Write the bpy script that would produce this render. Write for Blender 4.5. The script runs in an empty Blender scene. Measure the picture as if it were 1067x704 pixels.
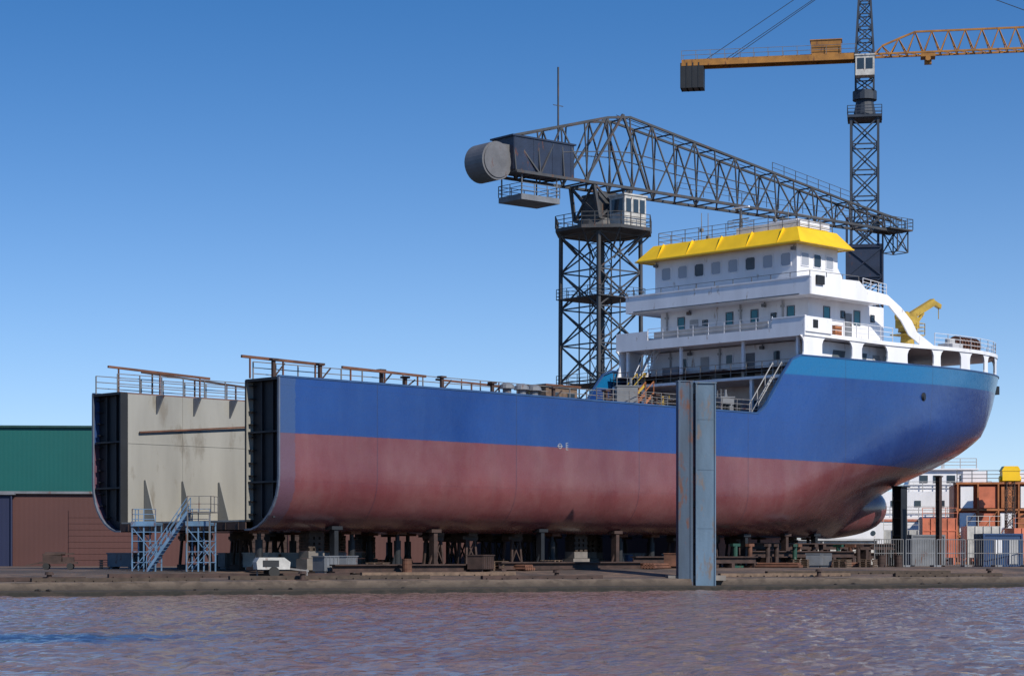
import bpy, math, random, bmesh
from mathutils import Vector, Matrix, noise
random.seed(7)
S=bpy.context.scene
COL=S.collection
# ------------------------------------------------------------------ materials
def nm(name):
    m=bpy.data.materials.new(name); m.use_nodes=True
    nt=m.node_tree; b=nt.nodes["Principled BSDF"]
    return m,nt,b
def MA(nt,op,a,b=None,c=None):
    n=nt.nodes.new("ShaderNodeMath"); n.operation=op
    for i,x in enumerate((a,b,c)):
        if x is None: continue
        if isinstance(x,(int,float)): n.inputs[i].default_value=x
        else: nt.links.new(x,n.inputs[i])
    return n.outputs[0]
def MIX(nt,f,a,b,mode='MIX'):
    n=nt.nodes.new("ShaderNodeMix"); n.data_type='RGBA'; n.blend_type=mode
    for k,x in ((0,f),(6,a),(7,b)):
        if isinstance(x,(int,float)): n.inputs[k].default_value=x
        elif isinstance(x,tuple): n.inputs[k].default_value=(x[0],x[1],x[2],1)
        else: nt.links.new(x,n.inputs[k])
    return n.outputs[2]
def NOISE(nt,vec,scale,detail=4,sc=(1,1,1),rough=.55,dist=0):
    mp=nt.nodes.new("ShaderNodeMapping"); mp.inputs["Scale"].default_value=sc
    nt.links.new(vec,mp.inputs[0])
    n=nt.nodes.new("ShaderNodeTexNoise"); n.inputs["Scale"].default_value=scale
    n.inputs["Detail"].default_value=detail; n.inputs["Roughness"].default_value=rough; n.inputs["Distortion"].default_value=dist
    nt.links.new(mp.outputs[0],n.inputs["Vector"]); return n.outputs[0]
def RAMP(nt,fac,a,b):
    n=nt.nodes.new("ShaderNodeMapRange"); n.inputs[1].default_value=a; n.inputs[2].default_value=b
    nt.links.new(fac,n.inputs[0]); return n.outputs[0]
def BUMP(nt,h,strength,dist,bsdf):
    n=nt.nodes.new("ShaderNodeBump"); n.inputs["Strength"].default_value=strength; n.inputs["Distance"].default_value=dist
    nt.links.new(h,n.inputs["Height"]); nt.links.new(n.outputs[0],bsdf.inputs["Normal"])
def mat(name,col,rough=.55,metal=0,var=.3,scale=.8,rust=0,rustcol=(.10,.035,.018),bump=.15,bscale=6,streak=False,corr=0):
    m,nt,b=nm(name)
    tc=nt.nodes.new("ShaderNodeTexCoord"); o=tc.outputs["Object"]
    n1=NOISE(nt,o,scale,5,(1,1,.2) if streak else (1,1,1))
    lo=tuple(c*(1-var) for c in col); hi=tuple(min(1,c*(1+var*.6)) for c in col)
    c=MIX(nt,RAMP(nt,n1,.3,.7),lo,hi)
    if rust:
        n2=NOISE(nt,o,scale*2.3,6,(1,1,.35),.65)
        c=MIX(nt,RAMP(nt,n2,.66-rust*.4,.74-rust*.3),c,rustcol)
    nt.links.new(c,b.inputs["Base Color"])
    b.inputs["Roughness"].default_value=rough; b.inputs["Metallic"].default_value=metal
    h=NOISE(nt,o,bscale,4)
    if corr:
        sp=nt.nodes.new("ShaderNodeSeparateXYZ"); nt.links.new(o,sp.inputs[0])
        w=MA(nt,'SINE',MA(nt,'MULTIPLY',MA(nt,'ADD',sp.outputs[0],sp.outputs[1]),6.283/corr))
        h=MA(nt,'ADD',w,MA(nt,'MULTIPLY',h,.6)); BUMP(nt,h,.3,.005,b)
    elif bump: BUMP(nt,h,bump,.05,b)
    return m
white=mat("white_paint",(.72,.72,.75),.4,var=.15,scale=.5,rust=.10,rustcol=(.30,.20,.15),streak=True,bump=.06)
whiteb=mat("white_bulwark_paint",(.76,.76,.79),.4,var=.12,scale=.7,rust=.08,rustcol=(.36,.27,.2),streak=True,bump=.06)
dirtyw=mat("dirty_white_paint",(.45,.44,.42),.6,var=.3,scale=1.5,rust=.15)
yellow=mat("yellow_paint",(.82,.50,.006),.35,var=.16,scale=.5,bump=.05)
ochre=mat("ochre_crane_paint",(.34,.15,.025),.5,var=.35,rust=.2)
dyellow=mat("dusty_yellow_paint",(.42,.28,.04),.5,var=.35,rust=.2)
rustm=mat("rusty_steel",(.13,.055,.032),.8,var=.5,scale=1.5)
rustd=mat("dark_rusty_steel",(.05,.028,.023),.8,var=.5,scale=1.5)
orangeb=mat("orange_brown_primer",(.36,.13,.05),.7,var=.35,scale=1.5)
black=mat("dark_primer",(.010,.012,.016),.6,var=.4,rust=.10,rustcol=(.035,.025,.022))
lattice=mat("lattice_steel",(.050,.052,.058),.6,var=.3,rust=.25,rustcol=(.09,.05,.035))
latticeb=mat("blue_black_lattice_steel",(.022,.032,.052),.6,var=.3)
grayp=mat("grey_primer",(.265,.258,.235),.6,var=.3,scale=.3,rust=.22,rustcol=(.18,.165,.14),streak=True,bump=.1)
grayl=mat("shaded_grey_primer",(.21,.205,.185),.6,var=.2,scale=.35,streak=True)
edgem=mat("bare_steel_edge",(.10,.12,.16),.45,var=.25,scale=.8,rust=.12)
deckm=mat("deck_paint",(.16,.10,.09),.7,var=.3,rust=.2)
railm=mat("rail_steel",(.15,.145,.145),.5,var=.3,rust=.2)
railw=mat("white_rail_paint",(.62,.62,.65),.5,var=.1)
steelb=mat("blue_grey_pile_paint",(.085,.14,.205),.5,var=.4,scale=.7,rust=.26,rustcol=(.13,.10,.085),streak=True)
steelb2=mat("dark_blue_grey_pile_paint",(.045,.075,.12),.6,var=.35,scale=.7,rust=.25,streak=True)
drumg=mat("grey_drum_paint",(.12,.12,.13),.5,var=.25,rust=.15)
navy=mat("navy_cabin_paint",(.016,.026,.055),.5,var=.3,rust=.15)
woodm=mat("weathered_timber",(.15,.10,.07),.85,var=.4,scale=3)
woodd=mat("dark_wet_timber",(.055,.038,.028),.85,var=.4,scale=3)
concm=mat("concrete",(.19,.17,.155),.85,var=.3,scale=1.2)
green=mat("green_cladding",(.0,.085,.078),.55,var=.15,scale=.1,corr=.45)
maroon=mat("maroon_cladding",(.080,.030,.026),.65,var=.2,scale=.12,corr=.4)
dblue=mat("dark_blue_cladding",(.010,.016,.055),.65,var=.2,scale=.12,corr=.4)
greentrim=mat("dark_green_trim",(.01,.05,.045))
maroontrim=mat("dark_maroon_trim",(.05,.018,.018))
lgrey=mat("light_grey_trim",(.38,.38,.39),.6,var=.2)
mgrey=mat("mid_grey_steel",(.15,.16,.18),.6,var=.3,rust=.15)
salmon=mat("salmon_red_paint",(.52,.15,.08),.6,var=.3,rust=.15)
bluec=mat("blue_container_paint",(.012,.045,.13),.5,var=.2,corr=.28)
greenc=mat("green_machine_paint",(.015,.06,.04),.5,var=.2,rust=.2)
skyb=mat("light_blue_paint",(.11,.20,.32),.5,var=.3,rust=.25)
rubber=mat("rubber",(.02,.02,.02),.8,var=.2)
darkfr=mat("dark_frame",(.08,.1,.12))
gm,nt,b=nm("window_glass"); b.inputs["Base Color"].default_value=(.03,.045,.06,1); b.inputs["Roughness"].default_value=.08
gm2,nt,b=nm("filmed_window_glass"); b.inputs["Base Color"].default_value=(.33,.35,.40,1); b.inputs["Roughness"].default_value=.25
gm3,nt,b=nm("teal_window_glass"); b.inputs["Base Color"].default_value=(.03,.16,.20,1); b.inputs["Roughness"].default_value=.1

# hull paint
hullm,nt,b=nm("hull_paint")
tc=nt.nodes.new("ShaderNodeTexCoord"); o=tc.outputs["Object"]
sp=nt.nodes.new("ShaderNodeSeparateXYZ"); nt.links.new(o,sp.inputs[0]); U,V,Z=sp.outputs
big=NOISE(nt,o,.10,5,dist=.4); st=NOISE(nt,o,.8,6,(1,1,.14),.62,.3); fine=NOISE(nt,o,2.5,6); blot=NOISE(nt,o,.35,6,(1,1,.7),.6)
red=MIX(nt,RAMP(nt,big,.35,.65),(.105,.026,.032),(.165,.046,.050))
red=MIX(nt,MA(nt,'MULTIPLY',RAMP(nt,blot,.42,.70),.38),red,(.21,.11,.11))
red=MIX(nt,MA(nt,'MULTIPLY',RAMP(nt,st,.48,.74),.13),red,(.25,.17,.165))
red=MIX(nt,MA(nt,'MULTIPLY',RAMP(nt,NOISE(nt,o,.5,5,(1,1,.4)),.55,.75),.28),red,(.07,.022,.026))
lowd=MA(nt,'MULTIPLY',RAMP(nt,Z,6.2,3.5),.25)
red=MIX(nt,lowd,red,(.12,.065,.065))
blue=MIX(nt,RAMP(nt,big,.35,.65),(.006,.032,.150),(.011,.050,.210))
blue=MIX(nt,MA(nt,'MULTIPLY',RAMP(nt,st,.5,.8),.10),blue,(.06,.12,.26))
blue=MIX(nt,MA(nt,'MULTIPLY',RAMP(nt,blot,.5,.75),.16),blue,(.03,.09,.25))
edge=MA(nt,'ADD',Z,MA(nt,'MULTIPLY',MA(nt,'SUBTRACT',fine,.5),.06))
thb=MA(nt,'ADD',8.9,MA(nt,'MULTIPLY',MA(nt,'MAXIMUM',MA(nt,'SUBTRACT',U,70),0),.20))
c=MIX(nt,MA(nt,'GREATER_THAN',edge,thb),red,blue)
thr=MA(nt,'ADD',15.0,MA(nt,'MULTIPLY',MA(nt,'SUBTRACT',U,47),.018))
fc=MA(nt,'MULTIPLY',MA(nt,'GREATER_THAN',Z,thr),MA(nt,'GREATER_THAN',U,44.5))
c=MIX(nt,fc,c,(.006,.115,.28))
endb=MIX(nt,MA(nt,'GREATER_THAN',Z,8.9),(.10,.06,.09),(.035,.07,.17))
wob=MA(nt,'ADD',U,MA(nt,'MULTIPLY',fine,.3))
c=MIX(nt,MA(nt,'MULTIPLY',MA(nt,'LESS_THAN',wob,1.3),.8),c,endb)
sm=MA(nt,'LESS_THAN',MA(nt,'FRACT',MA(nt,'DIVIDE',MA(nt,'ADD',U,4.2),11.4)),.006)
sm2=MA(nt,'LESS_THAN',MA(nt,'FRACT',MA(nt,'DIVIDE',MA(nt,'SUBTRACT',Z,3.55),2.66)),.012)
c=MIX(nt,MA(nt,'MULTIPLY',sm,.45),c,(.02,.02,.04))
c=MIX(nt,MA(nt,'MULTIPLY',sm2,.18),c,(.02,.02,.04))
nt.links.new(c,b.inputs["Base Color"])
nt.links.new(MA(nt,'ADD',.20,MA(nt,'MULTIPLY',fine,.16)),b.inputs["Roughness"])
b.inputs["Coat Weight"].default_value=.3; b.inputs["Coat Roughness"].default_value=.12
pl=NOISE(nt,o,.9,2); h=MA(nt,'ADD',pl,MA(nt,'MULTIPLY',sm,.4)); BUMP(nt,h,.35,.10,b)

# ground
groundm,nt,b=nm("yard_ground")
tc=nt.nodes.new("ShaderNodeTexCoord"); o=tc.outputs["Object"]
a=NOISE(nt,o,.22,6); d=NOISE(nt,o,1.8,6); e=NOISE(nt,o,12,4)
c=MIX(nt,RAMP(nt,a,.42,.62),(.06,.042,.036),(.19,.118,.08))
c=MIX(nt,MA(nt,'MULTIPLY',RAMP(nt,d,.42,.62),.7),c,(.055,.044,.039))
nt.links.new(c,b.inputs["Base Color"]); b.inputs["Roughness"].default_value=.9
BUMP(nt,MA(nt,'ADD',d,MA(nt,'MULTIPLY',e,.4)),.7,.15,b)
quaym,nt,b=nm("quay_wall_concrete")
tc=nt.nodes.new("ShaderNodeTexCoord"); o=tc.outputs["Object"]
sp=nt.nodes.new("ShaderNodeSeparateXYZ"); nt.links.new(o,sp.inputs[0])
a=NOISE(nt,o,.9,6,(1,1,.6)); zz=MA(nt,'ADD',sp.outputs[2],MA(nt,'MULTIPLY',a,.25))
c=MIX(nt,RAMP(nt,zz,.30,.95),(.012,.011,.009),(.15,.11,.085))
c=MIX(nt,MA(nt,'MULTIPLY',RAMP(nt,NOISE(nt,o,1.2,5,(1,1,2)),.48,.6),.6),c,(.04,.028,.022))
nt.links.new(c,b.inputs["Base Color"]); b.inputs["Roughness"].default_value=.8
BUMP(nt,NOISE(nt,o,4,6),.5,.08,b)
# water
waterm,nt,b=nm("river_water")
tc=nt.nodes.new("ShaderNodeTexCoord"); o=tc.outputs["Object"]
sp=nt.nodes.new("ShaderNodeSeparateXYZ"); nt.links.new(o,sp.inputs[0])
a=NOISE(nt,o,.05,3,(.5,1,1)); rn=NOISE(nt,o,.5,5)
c=MIX(nt,RAMP(nt,a,.35,.65),(.150,.098,.085),(.20,.135,.118))
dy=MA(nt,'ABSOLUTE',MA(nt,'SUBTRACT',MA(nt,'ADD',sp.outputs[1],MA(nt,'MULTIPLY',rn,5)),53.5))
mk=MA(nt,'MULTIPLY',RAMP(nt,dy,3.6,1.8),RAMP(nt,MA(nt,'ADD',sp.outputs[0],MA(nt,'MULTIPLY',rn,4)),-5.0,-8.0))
c=MIX(nt,MA(nt,'MULTIPLY',mk,.9),c,(.02,.05,.13))  # dark-blue shadow/reflection band painted into the water colour
nt.links.new(c,b.inputs["Base Color"]); b.inputs["Roughness"].default_value=.045; b.inputs["IOR"].default_value=1.33
hh=MA(nt,'ADD',NOISE(nt,o,4.2,7,(.6,1,1),.62),MA(nt,'MULTIPLY',NOISE(nt,o,1.6,3,(.7,1,1)),1.1))
BUMP(nt,hh,1.0,.13,b)

# ------------------------------------------------------------------ mesh builder
class MB:
    def __init__(s): s.v=[];s.f=[];s.m=[]
    def poly(s,pts,m=0):
        k=len(s.v); s.v+= [tuple(p) for p in pts]; s.f.append(tuple(range(k,k+len(pts)))); s.m.append(m)
    def hexa(s,p,m=0):
        k=len(s.v); s.v+=[tuple(q) for q in p]
        for f in ((0,3,2,1),(4,5,6,7),(0,1,5,4),(1,2,6,5),(2,3,7,6),(3,0,4,7)):
            s.f.append(tuple(k+i for i in f)); s.m.append(m)
    def box(s,x0,x1,y0,y1,z0,z1,m=0):
        s.hexa([(x0,y0,z0),(x1,y0,z0),(x1,y1,z0),(x0,y1,z0),(x0,y0,z1),(x1,y0,z1),(x1,y1,z1),(x0,y1,z1)],m)
    def beam(s,a,b,w,h=None,m=0):
        h=h or w; a=Vector(a);b=Vector(b);d=(b-a)
        if d.length<1e-6: return
        d.normalize(); up=Vector((0,0,1)) if abs(d.z)<.95 else Vector((1,0,0))
        x=d.cross(up).normalized()*w/2; y=x.cross(d).normalized()*h/2
        s.hexa([a-x-y,a+x-y,a+x+y,a-x+y,b-x-y,b+x-y,b+x+y,b-x+y],m)
    def cyl(s,a,b,r0,r1=None,n=12,m=0):
        r1=r0 if r1 is None else r1
        a=Vector(a);b=Vector(b);d=(b-a).normalized(); up=Vector((0,0,1)) if abs(d.z)<.95 else Vector((1,0,0))
        x=d.cross(up).normalized(); y=x.cross(d)
        k=len(s.v)
        for c,r in ((a,r0),(b,r1)):
            for i in range(n):
                t=2*math.pi*i/n; s.v.append(tuple(c+x*r*math.cos(t)+y*r*math.sin(t)))
        for i in range(n):
            j=(i+1)%n; s.f.append((k+i,k+j,k+n+j,k+n+i)); s.m.append(m)
        s.f.append(tuple(k+i for i in range(n))); s.m.append(m)
        s.f.append(tuple(k+n+i for i in range(n))); s.m.append(m)
    def prism(s,pts,vec,m=0):
        vec=Vector(vec); A=[Vector(p) for p in pts]; B=[p+vec for p in A]; k=len(s.v); n=len(A)
        s.v+=[tuple(p) for p in A+B]
        s.f.append(tuple(range(k,k+n))); s.m.append(m)
        s.f.append(tuple(range(k+2*n-1,k+n-1,-1))); s.m.append(m)
        for i in range(n):
            j=(i+1)%n; s.f.append((k+i,k+j,k+n+j,k+n+i)); s.m.append(m)
    def rail(s,pts,h=1.05,sp=1.5,r=.06,n=3,m=0):
        for a,b in zip(pts,pts[1:]):
            a=Vector(a);b=Vector(b);L=(b-a).length;k=max(1,round(L/sp))
            for i in range(k+1):
                p=a.lerp(b,i/k); s.beam(p,p+Vector((0,0,h)),r,m=m)
            for j in range(n):
                z=Vector((0,0,h*(j+1)/n)); s.beam(a+z,b+z,r*.8,m=m)
    def lat(s,A,B,n,ch,br,cross=True,m=0):
        A=[Vector(p) for p in A];B=[Vector(p) for p in B]
        for a,b in zip(A,B): s.beam(a,b,ch,m=m)
        for i in range(n+1):
            R=[a.lerp(b,i/n) for a,b in zip(A,B)]
            for j in range(len(R)): s.beam(R[j],R[(j+1)%len(R)],br,m=m)
            if i<n:
                Q=[a.lerp(b,(i+1)/n) for a,b in zip(A,B)]
                for j in range(len(R)):
                    k=(j+1)%len(R)
                    if cross or i%2: s.beam(R[k],Q[j],br,m=m)
                    if cross or not i%2: s.beam(R[j],Q[k],br,m=m)
    def obj(s,name,mats,parent=None,loc=(0,0,0),rot=0,smooth=False):
        me=bpy.data.meshes.new(name); me.from_pydata(s.v,[],s.f)
        if not isinstance(mats,(list,tuple)): mats=[mats]
        for q in mats: me.materials.append(q)
        me.polygons.foreach_set("material_index",s.m)
        bm=bmesh.new(); bm.from_mesh(me)
        if smooth: bmesh.ops.remove_doubles(bm,verts=bm.verts,dist=1e-4)
        bmesh.ops.recalc_face_normals(bm,faces=bm.faces); bm.to_mesh(me); bm.free()
        if smooth:
            me.polygons.foreach_set("use_smooth",[True]*len(me.polygons))
        o=bpy.data.objects.new(name,me); COL.objects.link(o); o.location=loc; o.rotation_euler=(0,0,rot)
        if parent: o.parent=parent
        return o
def thing(name,loc,rot,label,cat,group=None):
    e=bpy.data.objects.new(name,None); COL.objects.link(e); e.location=loc; e.rotation_euler=(0,0,rot)
    e.empty_display_size=.5
    tag(e,label,cat,group); return e
def tag(o,label,cat,group=None):
    o["label"]=label;o["category"]=cat
    if group:o["group"]=group
def interp(x,t):
    if x<=t[0][0]: return t[0][1]
    for (a,p),(b,q) in zip(t,t[1:]):
        if x<=b: return p+(q-p)*(x-a)/(b-a)
    return t[-1][1]
def copytree(src,loc,rot=None):
    n=src.copy(); COL.objects.link(n); n.location=loc
    if rot is not None: n.rotation_euler=(0,0,rot)
    for c in [c for c in bpy.data.objects if c.parent==src]:
        k=c.copy(); COL.objects.link(k); k.parent=n
    return n

# ------------------------------------------------------------------ terrain
E0=Vector((-25.3,103)); EA=Vector((.872,.489)); EN=Vector((-.489,.872))
PROF=[(0,-4),(0,.30),(.9,.36),(.95,.68),(2.2,.78),(9,1.15),(13,1.25),(3500,1.25)]
def gz(x,y):
    n=(Vector((x,y))-E0).dot(EN); return interp(n,[(.95,.68)]+PROF[4:])
def ep(t,n): 
    p=E0+EA*t+EN*n; return (p.x,p.y)
mb=MB(); T=[-2500,-400,-100]+[-60+i*4 for i in range(50)]+[250,600,3500]
for i,(a,c) in enumerate(zip(PROF[3:],PROF[4:])):
    for t0,t1 in zip(T,T[1:]):
        mb.poly([(*ep(t0,a[0]),a[1]),(*ep(t1,a[0]),a[1]),(*ep(t1,c[0]),c[1]),(*ep(t0,c[0]),c[1])])
g=mb.obj("ground",groundm); g["kind"]="structure"
mb=MB()
def ledge(t,n,z): 
    return (*ep(t,n+.12*noise.noise(Vector((t*.35,n,0)))),z+.035*noise.noise(Vector((t*.6,n,5))))
T=[-2500,-400,-100]+[-60+i*.7 for i in range(270)]+[250,600,3500]
P2=[(0,-4),(0,.26),(.9,.32),(.93,.70),(1.5,.74)]
for a,c in zip(P2,P2[1:]):
    for t0,t1 in zip(T,T[1:]):
        mb.poly([ledge(t0,*a),ledge(t1,*a),ledge(t1,*c),ledge(t0,*c)])
q=mb.obj("quay",quaym); q["kind"]="structure"
# water with real waves
xs=[-3000,-900,-300,-100,-60]+[-36+.2*i for i in range(361)]+[60,100,300,900,3000]
ys=[-600,-100,0,20]+[30+.22*i for i in range(480)]+[160,300,3000]
vs=[]
for y in ys:
    for x in xs:
        z=0
        if abs(x)<36.5 and 29<y<136:
            z=.045*noise.noise(Vector((x*.3+y*.1,y*.5,0)))+.08*noise.noise(Vector((x*1.0,y*1.4,3)))+.075*noise.noise(Vector((x*2.2,y*2.7,9)))
        vs.append((x,y,z))
W=len(xs); fs=[(j*W+i,j*W+i+1,(j+1)*W+i+1,(j+1)*W+i) for j in range(len(ys)-1) for i in range(W-1)]
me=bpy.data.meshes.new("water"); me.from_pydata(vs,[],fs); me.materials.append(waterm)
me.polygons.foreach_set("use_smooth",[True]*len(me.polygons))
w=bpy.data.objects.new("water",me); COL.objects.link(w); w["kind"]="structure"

# ------------------------------------------------------------------ SHIP
ship=thing("cargo_ship",(-12.9,115.3,3.5),math.radians(45),"unfinished blue and red cargo ship with white wheelhouse on blocks","ship")
SL=(0,0,-3.5)
def sp_(mb,name,mats,smooth=False,label=None):
    o=mb.obj(name,mats,ship,SL,0,smooth)
    if label:o["label"]=label
    return o
def ue(z): return interp(z,[(3.5,64),(4.2,66),(5,67.2),(6.2,68.6),(7.2,70.4),(8.0,72.6),(8.6,74.5),(9.2,76.3),(9.8,77.9),(10.5,79.5),(11.3,80.8),(12.1,81.6),(13,82.2),(14.6,82.7),(17.5,82.9)])
def us(z): return interp(z,[(3.5,40),(6,44),(9,51),(12,57),(17,62)])
def mid(z): return 6.15+math.sqrt(max(0,9-(6.5-z)**2)) if z<6.5 else 9.15
def hb(u,z):
    t=min(1,max(0,(u-us(z))/(ue(z)-us(z))))
    p=interp(z,[(3.5,1.75),(6,1.8),(9,2.0),(12,2.2),(17,2.35)]); q=interp(z,[(3.5,1.05),(6,1.0),(9,.76),(12,.54),(17,.48)])
    return mid(z)*max(0,1-t**p)**q
def ztop(u): return interp(u,[(42.5,12),(43.2,12.25),(46.2,15.9),(47,16.4),(82,16.95)])
U0=42.5
cols=[('a',u) for u in [0,.5,1.5,3,6,9,12,15,18,21,24,27,30,33,35,37,39,41,42.5]]
NB=64
J0=len(cols)-1
cols+=[('b',math.sin(math.pi/2*(i/NB))) for i in range(1,NB+1)]
zr=[3.5+3*(1-math.cos(a*math.pi/2/8)) for a in range(8)]+[6.5,7,7.4,7.7,8,8.3,8.6,8.9,9.2,9.5,9.8,10.1,10.5,11,11.5,12]
rows=[('z',z) for z in zr]+[('k',k/6) for k in range(1,7)]
def hp(r,cidx,side):
    kind,val=cols[cidx]
    if rows[r][0]=='z': z=rows[r][1]
    else:
        ua=val if kind=='a' else U0+(ue(15)-U0)*val
        z=12+(ztop(ua)-12)*rows[r][1]
    u=val if kind=='a' else U0+(ue(z)-U0)*val
    h=hb(u,z) if not(kind=='b' and val>.99999) else 0
    return (u,9.15+side*h,z)
mb=MB()
for side in (-1,1):
    for r in range(len(rows)-1):
        for c in range(len(cols)-1):
            if rows[r+1][0]=='k' and c<J0: continue
            mb.poly([hp(r,c,side),hp(r,c+1,side),hp(r+1,c+1,side),hp(r+1,c,side)])
for c in range(len(cols)-1):
    mb.poly([hp(0,c,-1),hp(0,c+1,-1),hp(0,c+1,1),hp(0,c,1)])
hull=sp_(mb,"hull",hullm,True)
mb=MB()
for side in (-1,1):
    prev=None
    for c in range(len(cols)):
        r=len(zr)-1 if c<=J0 else len(rows)-1
        p=Vector(hp(r,c,side))+Vector((0,-side*.06 if c<len(cols)-6 else 0,.03))
        if prev: mb.beam(prev,p,.2,.10)
        prev=p
sp_(mb,"gunwale",mat("gunwale_paint",(.025,.07,.18),.5))
mb=MB(); n1,n2=20,24
def bp(i,j):
    a=math.pi*i/n1; b_=2*math.pi*j/n2
    x=-math.cos(a); r=math.sin(a)**.6
    return (62.9+x*6.9,9.15+2.4*r*math.cos(b_),5.75+2.3*r*math.sin(b_)+.25*max(0,x))
for i in range(n1):
    for j in range(n2): mb.poly([bp(i,j),bp(i+1,j),bp(i+1,j+1),bp(i,j+1)])
sp_(mb,"bulbous_bow",hullm,True)
mb=MB()
mb.box(0,41,.15,3,11.9,11.99); mb.box(0,41,15.3,18.15,11.9,11.99)
pl=[(u,9.15-hb(u,12)+.15) for u in [41+i*1.5 for i in range(27)]]
for (a,v0),(c_,v1) in zip(pl,pl[1:]): mb.poly([(a,v0,11.98),(c_,v1,11.98),(c_,18.3-v1,11.98),(a,18.3-v0,11.98)])
pl=[(u,9.15-hb(u,16)+.1) for u in [47+i*1.4 for i in range(26)]]
for (a,v0),(c_,v1) in zip(pl,pl[1:]): mb.poly([(a,v0,15.7),(c_,v1,15.7),(c_,18.3-v1,15.7),(a,18.3-v0,15.7)])
sp_(mb,"deck",deckm)
# hold walls
mb=MB()
mb.box(.02,41,15.3,15.36,4.1,11.9); 
mb.box(.02,41,15.27,15.3,8.9,8.94)
for k in range(3): mb.box(4.6+k*5,4.64+k*5,15.27,15.3,4.1,11.9)
mb.box(41,41.1,3,15.3,4.1,11.95); mb.box(.05,41,3.0,15.3,4.0,4.1)
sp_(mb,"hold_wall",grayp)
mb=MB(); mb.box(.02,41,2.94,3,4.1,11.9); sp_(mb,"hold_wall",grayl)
for u in (1.7,4.5,7.3,10.1,13):
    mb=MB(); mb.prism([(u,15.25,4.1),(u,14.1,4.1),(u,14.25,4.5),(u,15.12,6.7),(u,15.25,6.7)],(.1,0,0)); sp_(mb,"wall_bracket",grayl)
    mb=MB(); mb.prism([(u+.9,15.25,11.9),(u+.9,14.5,11.9),(u+.9,15.25,10.8)],(.1,0,0)); sp_(mb,"wall_bracket",mgrey)
mb=MB(); mb.beam((1.3,15.15,9.6),(9.9,15.1,10.3),.10); sp_(mb,"pipe",rustm)
def secpts(side,inset=0):
    return [(9.15+side*(mid(z)-inset),max(z,3.5+inset)) for z in zr]
for side in (-1,1):
    mb=MB()
    wall=9.15+side*6.15
    S2=[p for p in secpts(side,.04)]
    poly=[(.5,p[0],p[1]) for p in S2]+[(.5,wall,11.9),(.5,wall,3.55)]
    mb.prism(poly,(.05,0,0))
    z=4.4
    while z<11.9:
        ov=9.15+side*(mid(z)-.16)
        mb.box(.2,.5,min(ov,ov-side*.30),max(ov,ov-side*.30),z,z+.05)
        mb.box(.15,.5,min(wall,wall+side*.34),max(wall,wall+side*.34),z,z+.05)
        z+=.72
    for z in (6.2,9.0): 
        ov=9.15+side*(mid(z)-.12); mb.box(.12,.5,min(ov,wall),max(ov,wall),z-.05,z+.05)
    mb.box(-.02,.5,wall-.05,wall+.05,4.0,11.95)
    ov=9.15+side*9.0; mb.box(-.02,.5,min(ov,wall),max(ov,wall),11.85,12.0)
    for vv in (.33,.66):
        v=wall+side*3*vv; mb.box(.35,.5,v-.05,v+.05,4.2,11.9)
    sp_(mb,"wing_tank_frame",black,label="dark framed cut end of the side tank")
    mb=MB(); P=secpts(side,.05)
    for a,c_ in zip(P,P[1:]): mb.beam((.02,a[0],a[1]),(.02,c_[0],c_[1]),.14,.10)
    sp_(mb,"shell_plate_edge",edgem)
mb=MB(); mb.box(-.02,.06,3,15.3,3.55,3.98)
for i in range(10): mb.box(-.05,.0,3.6+i*1.2,3.68+i*1.2,3.55,3.98)
sp_(mb,"double_bottom_edge",rustd)
mb=MB(); mb.rail([(0.3,2.7,12),(36,2.7,12)],1.0,1.6,.06); sp_(mb,"railing",railm)
mb=MB(); mb.rail([(0.0,15.6,12),(26,15.6,12)],1.1,1.6,.06); sp_(mb,"railing",railm)
mb=MB(); mb.rail([(0,17.9,12),(20,17.9,12)],1.1,1.6,.06); sp_(mb,"railing",railm)
mb=MB(); mb.rail([(27,1.0,12),(42.3,.4,12)],.95,1.5,.05); sp_(mb,"railing",railm)
def beam_(name,a,b,w,h,mt=rustm):
    mb=MB(); mb.beam(a,b,w,h)
    for t in (.1,.5,.9):
        p=Vector(a).lerp(Vector(b),t); mb.beam((p.x,p.y,12),(p.x,p.y,p.z),.08)
    return sp_(mb,name,mt)
beam_("deck_pipe",(-.9,2.2,13.2),(5.0,2.2,13.1),.15,.15)
beam_("deck_pipe",(6,1.7,13.0),(12.5,1.6,12.85),.14,.14)
beam_("deck_pipe",(14,2.3,12.8),(20,2.3,12.7),.12,.12)
beam_("deck_pipe",(.0,16.6,13.6),(7.5,16.4,13.3),.14,.14)
beam_("deck_pipe",(3,17.4,13.5),(11,17.2,13.0),.12,.12,rustd)
for u,hh_ in ((1.2,1.2),(4.6,1.15),(9.3,1.1),(11.2,.8),(14.2,1.0),(18.5,.9),(24,.9),(29,1.0),(34,1.0)):
    mb=MB(); mb.beam((u,2.0,12),(u,2.0,12+hh_),.18); mb.box(u-.22,u+.22,1.8,2.2,12+hh_-.12,12+hh_); mb.beam((u,2,12.1),(u+.8,2,12+hh_*.8),.07)
    sp_(mb,"deck_stanchion",rustd)
for u in (19.3,20.6,21.7):
    mb=MB(); mb.cyl((u,1.5,12),(u,1.5,12.5),.28); mb.cyl((u,1.5,12.5),(u,1.5,12.72),.5,.45,14); mb.cyl((u,1.5,12.72),(u,1.5,12.88),.45,.2,14)
    sp_(mb,"ventilator",mgrey)
for u in (36.5,37.7,38.8,40.0,41.2):
    mb=MB(); mb.box(u-.35,u+.35,.5,1.1,12,12.12); mb.cyl((u-.18,.8,12.1),(u-.18,.8,12.6),.13); mb.cyl((u+.18,.8,12.1),(u+.18,.8,12.6),.13)
    mb.box(u-.34,u+.34,.65,.95,12.5,12.58); sp_(mb,"bollard",black)
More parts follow.
